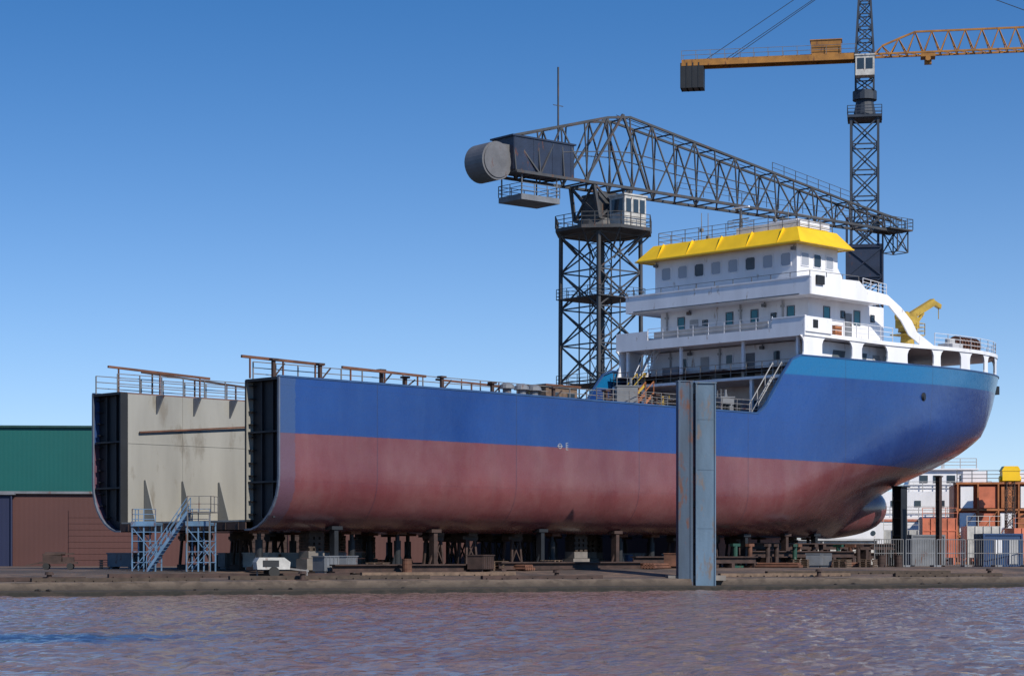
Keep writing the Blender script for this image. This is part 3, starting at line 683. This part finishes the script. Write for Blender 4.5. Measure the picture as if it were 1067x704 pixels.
for s_ in (-.6,.6):
    mb=MB(); mb.cyl((0,s_-.08,.3),(0,s_+.08,.3),.3,n=16); mb.obj("wheel",rubber,e)
mb=MB(); mb.beam((.9,0,.5),(2.1,0,.35),.1); mb.beam((2.0,0,0),(2.0,0,.45),.07); mb.beam((-.9,-.4,.45),(.9,-.4,.45),.08); mb.beam((-.9,.4,.45),(.9,.4,.45),.08); mb.beam((-.8,0,0),(-.8,0,.45),.07); mb.obj("tow_bar",railm,e)
mb=MB(); mb.box(-.6,.3,-.53,-.5,.6,.95); mb.obj("grille",black,e)
x,y=-27.0,124
e=thing("flat_cart",(x,y,gz(x,y)),math.radians(8),"low dark flat cart loaded with scrap steel","cart")
mb=MB(); mb.box(-1.1,1.1,-.5,.5,.35,.47); mb.beam((-1.1,0,.4),(-1.9,0,.25),.08); mb.obj("bed",rustd,e)
for a in (-.7,.7):
    for s_ in (-.5,.5): mb=MB(); mb.cyl((a,s_-.06,.2),(a,s_+.06,.2),.2,n=12); mb.obj("wheel",rubber,e)
mb=MB(); mb.box(-.9,.2,-.4,.3,.47,.85); mb.box(.25,.9,-.35,.4,.47,.75); mb.beam((-.9,-.3,.9),(.9,.2,.95),.1); mb.cyl((-.8,.1,.95),(.4,.0,.95),.1); mb.obj("scrap_load",rustd,e)
for t in (3,17,33,52,66):
    x,y=ep(t,1.8); mb=MB(); mb.cyl((0,0,0),(0,0,.35),.16,.13); mb.cyl((0,0,.35),(0,0,.5),.24,.2); mb.box(-.3,.3,-.3,.3,-.02,.04)
    o=mb.obj("mooring_bollard",rustd,None,(x,y,gz(x,y))); tag(o,"squat rusty mooring bollard on the quay edge","bollard","bollards on the quay")
for t,n,L in ((-6,2.2,11),(2,1.6,9),(13,2.4,12),(28,1.7,8),(45,2.6,10),(58,1.8,9),(7,4.5,14),(22,5,10),(50,4.6,15)):
    x,y=ep(t,n); mb=MB(); mb.box(0,L,-.15,.15,0,.2)
    for k in range(int(L)): mb.box(k+.2,k+.35,-.3,.3,-.05,.06)
    o=mb.obj("timber_baulk",[woodd,woodm,rustd][int(L)%3],None,(x,y,gz(x,y)),math.atan2(.489,.872)); tag(o,"long weathered timber baulk lying along the quay","timber","timber baulks on the quay")
for i in range(16):
    t=random.uniform(-10,75); x,y=ep(t,random.uniform(.2,.85)); s_=random.uniform(.10,.2)
    bm=bmesh.new(); bmesh.ops.create_icosphere(bm,subdivisions=1,radius=s_)
    for v in bm.verts: v.co*=random.uniform(.7,1.25); v.co.z*=.5
    me=bpy.data.meshes.new("rock"); bm.to_mesh(me); bm.free(); me.materials.append(quaym)
    o=bpy.data.objects.new("rock",me); COL.objects.link(o); o.location=(x,y,.30+s_*.1); tag(o,"rough rock lying on the quay ledge","rock","rocks along the quay ledge")
# ------------------------------------------------------------------ hammerhead crane
ang=math.atan2(.64,.77)
cr=thing("slewing_crane",(8.2,192.7,1.25),ang,"old dark lattice slewing crane with drum counterweight and long boom","crane")
def cz(z): return z-1.25
mb=MB(); h=2.7
A=[(-h,-h,0),(h,-h,0),(h,h,0),(-h,h,0)]; B=[(-2.6,-2.6,cz(31.6)),(2.6,-2.6,cz(31.6)),(2.6,2.6,cz(31.6)),(-2.6,2.6,cz(31.6))]
mb.lat(A,B,9,.28,.12)
for x,y in ((0,-2.65),(-2.65,0)): mb.beam((x,y,0),(x,y,cz(31.6)),.09)
mb.lat([(-.7,-.7,0),(.7,-.7,0),(.7,.7,0),(-.7,.7,0)],[(-.7,-.7,cz(31)),(.7,-.7,cz(31)),(.7,.7,cz(31)),(-.7,.7,cz(31))],14,.09,.05)
mb.obj("tower",lattice,cr)
for z in (6.,16.5,24.5): 
    mb=MB(); mb.box(-2.9,2.9,-2.9,2.9,z,z+.08); mb.rail([(-2.9,-2.9,z),(2.9,-2.9,z),(2.9,2.9,z),(-2.9,2.9,z),(-2.9,-2.9,z)],1.0,1.5,.05); mb.obj("landing",lattice,cr)
mb=MB(); a8=[(4.7*math.cos(math.pi/4*k+.39)+.2,4.7*math.sin(math.pi/4*k+.39)-.2,cz(31.8)) for k in range(8)]
mb.prism(a8,(0,0,.3)); mb.rail([(p[0],p[1],cz(32.1)) for p in a8+[a8[0]]],1.15,1.3,.07)
for p in a8: mb.beam((p[0]*.95,p[1]*.95,cz(31.8)),(p[0]*.55,p[1]*.55,cz(30)),.13)
mb.obj("platform",lattice,cr)
mb=MB(); mb.cyl((0,0,cz(32.1)),(0,0,cz(33)),2.3,2.1,20); mb.lat([(-1.7,-1.7,cz(33)),(1.7,-1.7,cz(33)),(1.7,1.7,cz(33)),(-1.7,1.7,cz(33))],[(-2.3,-1.6,cz(36.1)),(2.3,-1.6,cz(36.1)),(2.3,1.6,cz(36.1)),(-2.3,1.6,cz(36.1))],1,.28,.18); mb.box(-1.3,1.0,-1.2,1.2,cz(33),cz(35.4))
mb.obj("turntable",lattice,cr)
mb=MB(); mb.box(-.7,2.0,-4.0,-2.0,cz(32.2),cz(34.9)); mb.box(-.8,2.1,-4.1,-1.9,cz(34.9),cz(35.05)); mb.obj("cab",dirtyw,cr)
for x in (-.5,.4,1.2):
    k=MB(); k.box(x,x+.6,-4.04,-4.005,cz(33.4),cz(34.6)); k.obj("cab_window",gm,cr)
k=MB(); k.box(-.74,-.705,-3.8,-2.3,cz(33.4),cz(34.6)); k.obj("cab_window",gm,cr)
mb=MB()
XE=42.0
def wid(x): return interp(x,[(-12,1.7),(3,1.7),(34,1.1),(XE,.8)])
def top(x): return interp(x,[(-11.6,39.3),(1.6,42.9),(34.0,38.3),(XE,37.4)])
n=19; X=[-11.6+ (XE+11.6)*i/n for i in range(n+1)]
for i in range(n):
    a,b_=X[i],X[i+1]
    for s_ in (-1,1):
        la,lb=(a,s_*wid(a),cz(36.1)),(b_,s_*wid(b_),cz(36.1)); ta,tb=(a,s_*wid(a)*.75,cz(top(a))),(b_,s_*wid(b_)*.75,cz(top(b_)))
        mb.beam(la,lb,.25); mb.beam(ta,tb,.20); mb.beam(la,ta,.11)
        if i%2: mb.beam(la,tb,.12)
        else: mb.beam(ta,lb,.12)
        m1=Vector(la).lerp(Vector(ta),.5); m2=Vector(lb).lerp(Vector(tb),.5)
        if top(a)>40.2 : mb.beam(m1,m2,.08)
    mb.beam((a,-wid(a),cz(36.1)),(a,wid(a),cz(36.1)),.12); mb.beam((a,-wid(a)*.75,cz(top(a))),(a,wid(a)*.75,cz(top(a))),.12)
    mb.beam((a,-wid(a),cz(36.1)),(b_,wid(b_),cz(36.1)),.1)
for s_ in (-1,1): mb.beam((-3.4,s_*1.6,cz(36.1)),(1.6,s_*1.3,cz(42.9)),.2); mb.beam((4.5,s_*1.6,cz(36.1)),(1.6,s_*1.3,cz(42.9)),.2)
mb.obj("boom",lattice,cr)
mb=MB(); mb.rail([(8,-1.9,cz(36.3)),(XE,-1.1,cz(36.3))],1.0,1.8,.05,2); mb.obj("walkway_rail",lattice,cr)
mb=MB(); mb.rail([(22,-1,cz(40.0)),(34,-.8,cz(38.4))],1,1.8,.05,2); mb.obj("walkway_rail",lattice,cr)
mb=MB(); mb.box(-11.7,-4.6,-1.5,1.5,cz(36.3),cz(39.2)); mb.box(-11.9,-4.4,-1.6,1.6,cz(39.2),cz(39.35))
for k in range(4): mb.box(-11.6+k*2.2,-11.55+k*2.2,-1.53,-1.5,cz(36.3),cz(39.2))
mb.obj("machinery_house",navy,cr)
mb=MB(); mb.cyl((-13.2,-1.0,cz(36.9)),(-13.2,1.5,cz(36.9)),1.7,n=32); mb.cyl((-13.2,-1.1,cz(36.9)),(-13.2,-1.0,cz(36.9)),1.5,n=32); mb.box(-12.9,-11.7,-.9,1.2,cz(36.3),cz(38.5)); mb.obj("counterweight_drum",drumg,cr)
mb=MB(); mb.box(-10.9,-6.4,-1.6,1.6,cz(33.7),cz(34.2)); mb.rail([(-10.9,-1.6,cz(34.2)),(-6.4,-1.6,cz(34.2)),(-6.4,1.6,cz(34.2)),(-10.9,1.6,cz(34.2)),(-10.9,-1.6,cz(34.2))],1.0,1.3,.06)
for x in (-10.7,-6.6):
    for y in (-1.4,1.4): mb.beam((x,y,cz(34.2)),(x,y,cz(36.35)),.1)
mb.obj("service_platform",mgrey,cr)
mb=MB(); mb.beam((-5.2,0,cz(39.3)),(-5.2,0,cz(46.5)),.12); mb.beam((-5.8,0,cz(43)),(-4.6,0,cz(43)),.06); mb.obj("antenna",lattice,cr)
mb=MB(); mb.box(39.3,XE+.9,-1.5,1.5,cz(36.2),cz(36.35)); mb.rail([(39.3,-1.5,cz(36.35)),(XE+.9,-1.5,cz(36.35)),(XE+.9,1.5,cz(36.35)),(39.3,1.5,cz(36.35))],1.1,1.,.06)
mb.lat([(41,-1,cz(34)),(42.7,-1,cz(34)),(42.7,1,cz(34)),(41,1,cz(34))],[(41,-1,cz(36.2)),(42.7,-1,cz(36.2)),(42.7,1,cz(36.2)),(41,1,cz(36.2))],1,.10,.08)
mb.obj("tip_platform",lattice,cr)
for y in (-.4,.4):
    mb=MB(); mb.beam((1.6,y,cz(43)),(XE,y,cz(37.4)),.05); mb.obj("hoist_cable",black,cr)
# ------------------------------------------------------------------ tower crane
tw=thing("tower_crane",(39.8,235,1.25),math.radians(-10),"tall tower crane with ochre jib and dark lattice mast","crane")
mb=MB(); r=1.5; mb.lat([(-r,-r,0),(r,-r,0),(r,r,0),(-r,r,0)],[(-r,-r,50),(r,-r,50),(r,r,50),(-r,r,50)],17,.28,.14); mb.obj("mast",latticeb,tw)
mb=MB(); mb.box(-1.9,1.9,-1.9,1.9,cz(33),cz(37)); mb.lat([(-2,-2,cz(30)),(2,-2,cz(30)),(2,2,cz(30)),(-2,2,cz(30))],[(-2,-2,cz(40)),(2,-2,cz(40)),(2,2,cz(40)),(-2,2,cz(40))],3,.2,.12); mb.obj("climbing_frame",navy,tw)
mb=MB(); mb.box(-1.9,1.9,-1.9,1.9,50,50.3); mb.rail([(-1.9,-1.9,50.3),(1.9,-1.9,50.3),(1.9,1.9,50.3),(-1.9,1.9,50.3),(-1.9,-1.9,50.3)],1,1,.08); mb.cyl((0,0,50.3),(0,0,52.2),1.3,.95,16); mb.cyl((0,0,52.2),(0,0,53.2),1.35,1.35,16); mb.lat([(-1,-1,53.2),(1,-1,53.2),(1,1,53.2),(-1,1,53.2)],[(-1,-1,57.5),(1,-1,57.5),(1,1,57.5),(-1,1,57.5)],3,.22,.12); mb.obj("slewing_ring",latticeb,tw)
mb=MB(); mb.box(-1.0,1.1,-2.6,-1.05,54.5,56.7); mb.box(-1.1,1.2,-2.7,-.95,56.7,56.85); mb.obj("cab",dirtyw,tw)
for x in (-.8,.15):
    k=MB(); k.box(x,x+.75,-2.64,-2.605,55.2,56.4); k.obj("cab_window",gm,tw)
mb=MB(); mb.lat([(-1,-1,57.5),(1,-1,57.5),(1,1,57.5),(-1,1,57.5)],[(-.35,-.35,69),(.35,-.35,69),(.35,.35,69),(-.35,.35,69)],8,.22,.11); mb.obj("tower_head",latticeb,tw)
mb=MB(); 
for y in (-.9,.9): mb.box(-20.6,-1.0,y-.12,y+.12,56.7,57.4)
mb.box(-20.6,-1,-.8,.8,57.3,57.4)
for k in range(10): mb.beam((-20.5+k*2.1,-.9,57),(-20.5+k*2.1,.9,57),.15)
mb.obj("counter_jib",ochre,tw)
for y in (-1.05,1.05):
    mb=MB(); mb.rail([(-20.6,y,57.4),(-1,y,57.4)],1.0,1.6,.06,2); mb.obj("walkway_rail",railm,tw)
mb=MB(); mb.box(-20.7,-18.1,-1.0,1.0,54.2,57.0); 
for k in range(4): mb.box(-20.75+k*.68,-20.6+k*.68,-1.05,1.05,54.2,57.05)
mb.obj("counterweight",black,tw)
mb=MB(); mb.box(-6.0,-2.6,-.85,.85,57.4,59.0); mb.box(-6.1,-2.5,-.95,.95,59.0,59.1); mb.obj("winch_house",ochre,tw)
mb=MB(); L=44; n=24
P=[1.0+L*i/n for i in range(n+1)]
def jt(x): return interp(x,[(1,57.9),(5.5,59.7),(45,59.7)])
for a,b_ in zip(P,P[1:]):
    for y in (-.8,.8): mb.beam((a,y,57.2),(b_,y,57.2),.2); mb.beam((a,y,57.2),((a+b_)/2,0,jt((a+b_)/2)),.1); mb.beam((b_,y,57.2),((a+b_)/2,0,jt((a+b_)/2)),.1)
    mb.beam((a,-.8,57.2),(b_,.8,57.2),.08); mb.beam((a,-.8,57.2),(a,.8,57.2),.08)
    m_=(a+b_)/2; mb.beam((m_,0,jt(m_)),(m_+L/n,0,jt(m_+L/n)),.2)
mb.obj("jib",ochre,tw)
for a,b_,w_ in (((-15.4,-.6,57.5),(0,-.2,67.5),.06),((-15.4,.6,57.5),(0,.2,67.5),.06),((-18,0,57.5),(0,0,69),.06),((22,0,59.7),(0,0,69),.07)):
    mb=MB(); mb.beam(a,b_,w_); mb.obj("pendant_cable",black,tw)
mb=MB(); mb.cyl((7.0,-1.0,56.5),(7.0,1.0,56.5),.3); mb.box(6.2,7.8,-.9,.9,56.7,57.05); mb.box(6.6,7.4,-.3,.3,56.0,56.5); mb.obj("trolley",ochre,tw)
# ------------------------------------------------------------------ background buildings
def hall(name,x,y,rot,L,D,z0,z1,m,label,roofm=lgrey,pipem=None,bays=6,doors=()):
    e=thing(name,(x,y,1.25),rot,label,"building")
    mb=MB(); mb.box(0,L,0,D,0,z1-1.25); mb.obj("wall",m,e)
    mb=MB(); mb.box(-.3,L+.3,-.3,D+.3,z1-1.25,z1-1.05); mb.obj("roof",roofm,e)
    for i in range(bays+1): 
        mb=MB(); mb.cyl((L*i/bays,-.12,0),(L*i/bays,-.12,z1-1.3),.08,n=6); mb.obj("downpipe",pipem or m,e)
    for (a,w_,hh_,dm) in doors:
        mb=MB(); mb.box(a,a+w_,-.08,-.0,0,hh_)
        for k in range(int(hh_/.5)): mb.box(a,a+w_,-.11,-.08,k*.5,k*.5+.04)
        mb.obj("roller_door",dm,e)
    return e
hall("storage_hall",-95,206,math.radians(4),95,40,1.25,15.0,green,"large dark teal corrugated storage hall with flat roof",greentrim,None,5)
hall("workshop",-42.5,171,math.radians(6),60,14,1.25,7.2,maroon,"long low maroon corrugated workshop with pale roof edge",mgrey,maroontrim,5,[(6,6,4.6,maroon),(20,5,4.4,rustd)])
hall("workshop",-75,169.5,math.radians(2),34.0,14,1.25,7.1,dblue,"long low dark blue corrugated workshop",mgrey,None,3,[(22,5,4.4,dblue)])
hall("workshop",14,200,math.radians(10),22,10,1.25,3.6,dirtyw,"low pale shed behind the ship",lgrey,lgrey,4)
e=thing("white_vessel",(35.0,231,1.25),math.radians(-5),"long low white vessel with stepped deckhouse and railings on land","ship")
mb=MB(); mb.prism([(0,0,1.0),(33,0,1.0),(34,0,5.2),(-1.5,0,5.2),(-1.2,0,4)],(0,8,0)); mb.obj("hull",whiteb,e)
mb=MB(); mb.box(-1.3,33.8,-.12,-.0,4.7,4.95); mb.obj("rubbing_strake",salmon,e)
for x in (2,5,9,13,17,21): 
    mb=MB(); mb.cyl((x,-.05,3.4),(x,.02,3.4),.28,n=14); mb.obj("porthole",gm,e)
mb=MB(); 
for k in range(10): mb.box(1+k*3.3,1.6+k*3.3,.5,1.3,0,1.0); mb.box(1+k*3.3,1.6+k*3.3,6.5,7.3,0,1.0)
for k in range(9): mb.box(1+k*3.3,4.9+k*3.3,.6,.8,.3,.5)
mb.box(1,31,.8,7,.3,.4)
mb.obj("cradle",rustd,e)
mb=MB(); mb.prism([(5,.8,5.2),(18,.8,5.2),(18,.8,8.0),(6,.8,8.0)],(0,6.4,0)); mb.obj("deckhouse_level",white,e)
mb=MB(); mb.prism([(8.6,1.2,8.0),(16,1.2,8.0),(16,1.2,10.4),(9.6,1.2,10.4)],(0,5.6,0)); mb.box(9.2,16.6,.8,7.2,10.4,10.55); mb.obj("deckhouse_level",whiteb,e)
mb=MB(); mb.box(20,28,1,7,5.2,7.6); mb.obj("deckhouse_level",dirtyw,e)
for x in (10.2,11.7,13.2,14.6):
    mb=MB(); mb.box(x,x+.9,1.13,1.19,9.0,9.8); mb.obj("window",gm,e)
for x in (7,9.6,12.2,14.8):
    mb=MB(); mb.box(x,x+.7,.73,.79,6.3,7.0); mb.obj("window",gm,e)
for pts in ([(-1,0,5.2),(33.5,0,5.2)],[(6,.8,8.0),(18,.8,8.0)],[(9.3,1,10.55),(16.4,1,10.55)]):
    mb=MB(); mb.rail(pts,1.1,1.6,.09); mb.obj("railing",lgrey,e)
mb=MB(); mb.beam((13,4,10.5),(13,4,13.4),.2); mb.beam((12,4,12.6),(14,4,12.6),.1); mb.obj("mast",lgrey,e)
e=thing("accommodation_module",(46.8,219,1.25),math.radians(-6),"rusty orange-red steel framing of a module under construction","ship section")
mb=MB(); mb.box(0,17,3,8,0,8.4); mb.obj("back_wall",salmon,e)
mb=MB()
for z in (0,2.8,5.6,8.4): mb.box(-.1,17.1,0,3.0,z,z+.22)
for k in range(9): mb.box(k*2.1,k*2.1+.16,.0,.16,.22,8.4)
for k in range(8): mb.beam((k*2.1,.1,2.8),(k*2.1+2.1,.1,5.6),.07)
mb.obj("frame",orangeb,e)
for x,z,w_,m in ((.3,.3,3.6,salmon),(.3,3.1,1.7,whiteb),(2.3,3.1,1.7,salmon),(4.5,3.1,1.6,whiteb),(6.5,3.1,3.4,orangeb),(8.7,5.9,3.0,salmon),(.4,5.9,1.3,whiteb),(2.3,5.9,1.8,salmon),(6.6,5.9,1.8,whiteb),(8.5,.3,2.0,salmon),(10.9,.3,3.5,whiteb),(10.6,3.1,3.8,salmon),(12.8,5.9,1.6,dirtyw),(4.6,5.9,1.6,orangeb),(6.7,.3,1.4,orangeb),(14.9,3.1,1.8,whiteb)):
    mb=MB(); mb.box(x,x+w_,.25,.35,z,z+2.3); mb.obj("panel",m,e)
mb=MB(); mb.rail([(0,0,8.62),(17,0,8.62)],1.2,1.5,.09); mb.obj("railing",railm,e)
mb=MB(); mb.box(6,9,4,6,8.4,9.8); mb.box(10.5,11.2,4,5,8.4,10.3); mb.cyl((12.6,4.6,8.4),(12.6,4.6,10),.4); mb.box(1,3.5,3.6,5.4,8.4,9.9); mb.obj("roof_equipment",whiteb,e)
e=thing("yellow_hoist",(51.4,215,1.25),0,"small yellow hoist head on a steel post","hoist")
mb=MB(); mb.lat([(-.4,-.4,0),(.4,-.4,0),(.4,.4,0),(-.4,.4,0)],[(-.4,-.4,8.6),(.4,-.4,8.6),(.4,.4,8.6),(-.4,.4,8.6)],7,.1,.05); mb.obj("post",rustd,e)
mb=MB(); mb.box(-.9,.9,-.6,.6,8.6,9.6); mb.prism([(-1,-.65,9.6),(1,-.65,9.6),(.7,-.65,10.1),(-.7,-.65,10.1)],(0,1.3,0)); mb.cyl((-1.1,0,8.8),(1.1,0,8.8),.32); mb.obj("winch_head",yellow,e)
for i,(x,y,zt,m_) in enumerate(((36.4,204,3.4,dirtyw),(40.6,206,4.6,salmon),(45.0,206,3.8,dirtyw),(49.4,205,3.6,salmon),(53.6,204,4.4,orangeb))):
    mb=MB(); mb.box(0,3.4,0,2.4,.7,zt); mb.box(0,3.4,-.06,0,zt-1.3,zt-1.2)
    for a in (.1,3.1):
        for c_ in (.1,2.2): mb.beam((a,c_,0),(a,c_,.75),.2)
    mb.rail([(0,0,zt),(3.4,0,zt)],1,1.1,.06,2)
    for k in range(5): mb.box(k*.82,k*.82+.08,-.1,0,.7,zt)
    o=mb.obj("steel_block",m_,None,(x,y,1.25),.12*i-.2); tag(o,{salmon.name:"salmon red",dirtyw.name:"dirty white",orangeb.name:"orange-brown"}[m_.name]+" ribbed steel ship block raised on legs","ship section","ship blocks in the yard")
def container(x,y,z,rot,L,m,label):
    e=thing("shipping_container",(x,y,z),rot,label,"container","containers in the yard")
    mb=MB(); mb.box(.08,L-.08,.08,2.36,.1,2.5); mb.obj("body",m,e)
    mb=MB()
    for a in (0,L-.14):
        for c_ in (0,2.3): mb.box(a,a+.14,c_,c_+.14,0,2.6)
    for c_ in (0,2.3):
        for zz in (0,2.46): mb.box(.14,L-.14,c_,c_+.14,zz,zz+.14)
    for a in (0,L-.14):
        for zz in (0,2.46): mb.box(a,a+.14,.14,2.3,zz,zz+.14)
    mb.obj("corner_frame",m,e)
    for c_ in (.5,.9,1.5,1.9): 
        mb=MB(); mb.cyl((-.03,c_,.15),(-.03,c_,2.45),.03,n=6); mb.obj("lock_bar",lgrey,e)
    return e
c1=container(37.0,163.5,1.25,math.radians(5),3.2,bluec,"blue corrugated shipping container with pale notice board")
mb=MB(); mb.box(.9,1.5,.02,.06,1.0,2.1); mb.obj("notice_board",whiteb,c1)
mb=MB(); mb.box(2.1,2.8,.02,.06,.2,2.1); mb.obj("door",lgrey,c1)
container(33.0,172,1.25,math.radians(12),3,mgrey,"short grey site container")
container(14,186,1.25,.3,12,salmon,"red shipping container behind the ship")
container(-2,178,1.25,.2,6,lgrey,"pale grey shipping container behind the ship")
for i in range(9):
    x0=27.5+i*2.55; y0=158+i*.9
    mb=MB(); mb.rail([(0,0,0),(2.5,0,0)],2.1,2.5,.07,2)
    for k in range(1,12): mb.beam((k*.208,0,.1),(k*.208,0,2.1),.035)
    mb.box(-.2,.2,-.3,.3,0,.14); mb.box(2.3,2.7,-.3,.3,0,.14)
    o=mb.obj("fence_panel",mgrey if i%3 else railm,None,(x0,y0,gz(x0,y0)),math.atan2(.9,2.4)); tag(o,"grey barred steel site fence panel on feet","fence","site fence panels")
mb=MB(); mb.cyl((0,0,0),(0,0,12.5),.12,.08); mb.beam((0,0,12.4),(1.5,0,12.8),.08); mb.box(1.3,2.0,-.12,.12,12.75,12.9)
o=mb.obj("street_lamp",lgrey,None,(58.5,210,1.25),.5); tag(o,"grey yard lamp on a tall pole","lamp")

# ------------------------------------------------------------------ world, sun, camera
wd=bpy.data.worlds.new("World"); S.world=wd; wd.use_nodes=True; nt=wd.node_tree
bg=nt.nodes["Background"]; sky=nt.nodes.new("ShaderNodeTexSky"); sky.sky_type='NISHITA'; sky.sun_disc=False
EL=math.radians(38); AZ=math.atan2(.62,-.78)
sky.sun_elevation=EL; sky.sun_rotation=AZ; sky.air_density=1.0; sky.dust_density=.3; sky.ozone_density=3.0
tc=nt.nodes.new("ShaderNodeTexCoord"); mp=nt.nodes.new("ShaderNodeMapping"); mp.inputs["Scale"].default_value=(1,1,2.0); mp.inputs["Location"].default_value=(0,0,.03)
nv=nt.nodes.new("ShaderNodeVectorMath"); nv.operation='NORMALIZE'
nt.links.new(tc.outputs["Generated"],mp.inputs[0]); nt.links.new(mp.outputs[0],nv.inputs[0]); nt.links.new(nv.outputs[0],sky.inputs[0])
tint=MIX(nt,1.0,sky.outputs[0],(.13,.90,1.50),'MULTIPLY')
sp=nt.nodes.new("ShaderNodeSeparateXYZ"); nt.links.new(tc.outputs["Generated"],sp.inputs[0])
zc_=MA(nt,'MAXIMUM',sp.outputs[2],0)
hz=MA(nt,'MINIMUM',MA(nt,'MULTIPLY',MA(nt,'EXPONENT',MA(nt,'MULTIPLY',zc_,-11.5)),1.2),.98)
skc=MIX(nt,hz,tint,(7.3,8.8,9.7))
nt.links.new(skc,bg.inputs[0]); bg.inputs[1].default_value=.10
sl=bpy.data.lights.new("sun","SUN"); sl.energy=5.0; sl.angle=math.radians(.5); sl.color=(1,.93,.81)
so=bpy.data.objects.new("sun",sl); COL.objects.link(so)
ts=Vector((math.sin(AZ)*math.cos(EL),math.cos(AZ)*math.cos(EL),math.sin(EL)))
so.rotation_euler=(-ts).to_track_quat('-Z','Y').to_euler()
cd=bpy.data.cameras.new("camera"); co=bpy.data.objects.new("camera",cd); COL.objects.link(co); S.camera=co
co.location=(0,0,2); co.rotation_euler=(math.pi/2,0,0); cd.sensor_width=36; cd.lens=2170/1067*36; cd.shift_y=228/1067; cd.clip_end=8000; cd.clip_start=.5
S.view_settings.view_transform='Standard'; S.view_settings.look='None'; S.view_settings.exposure=0
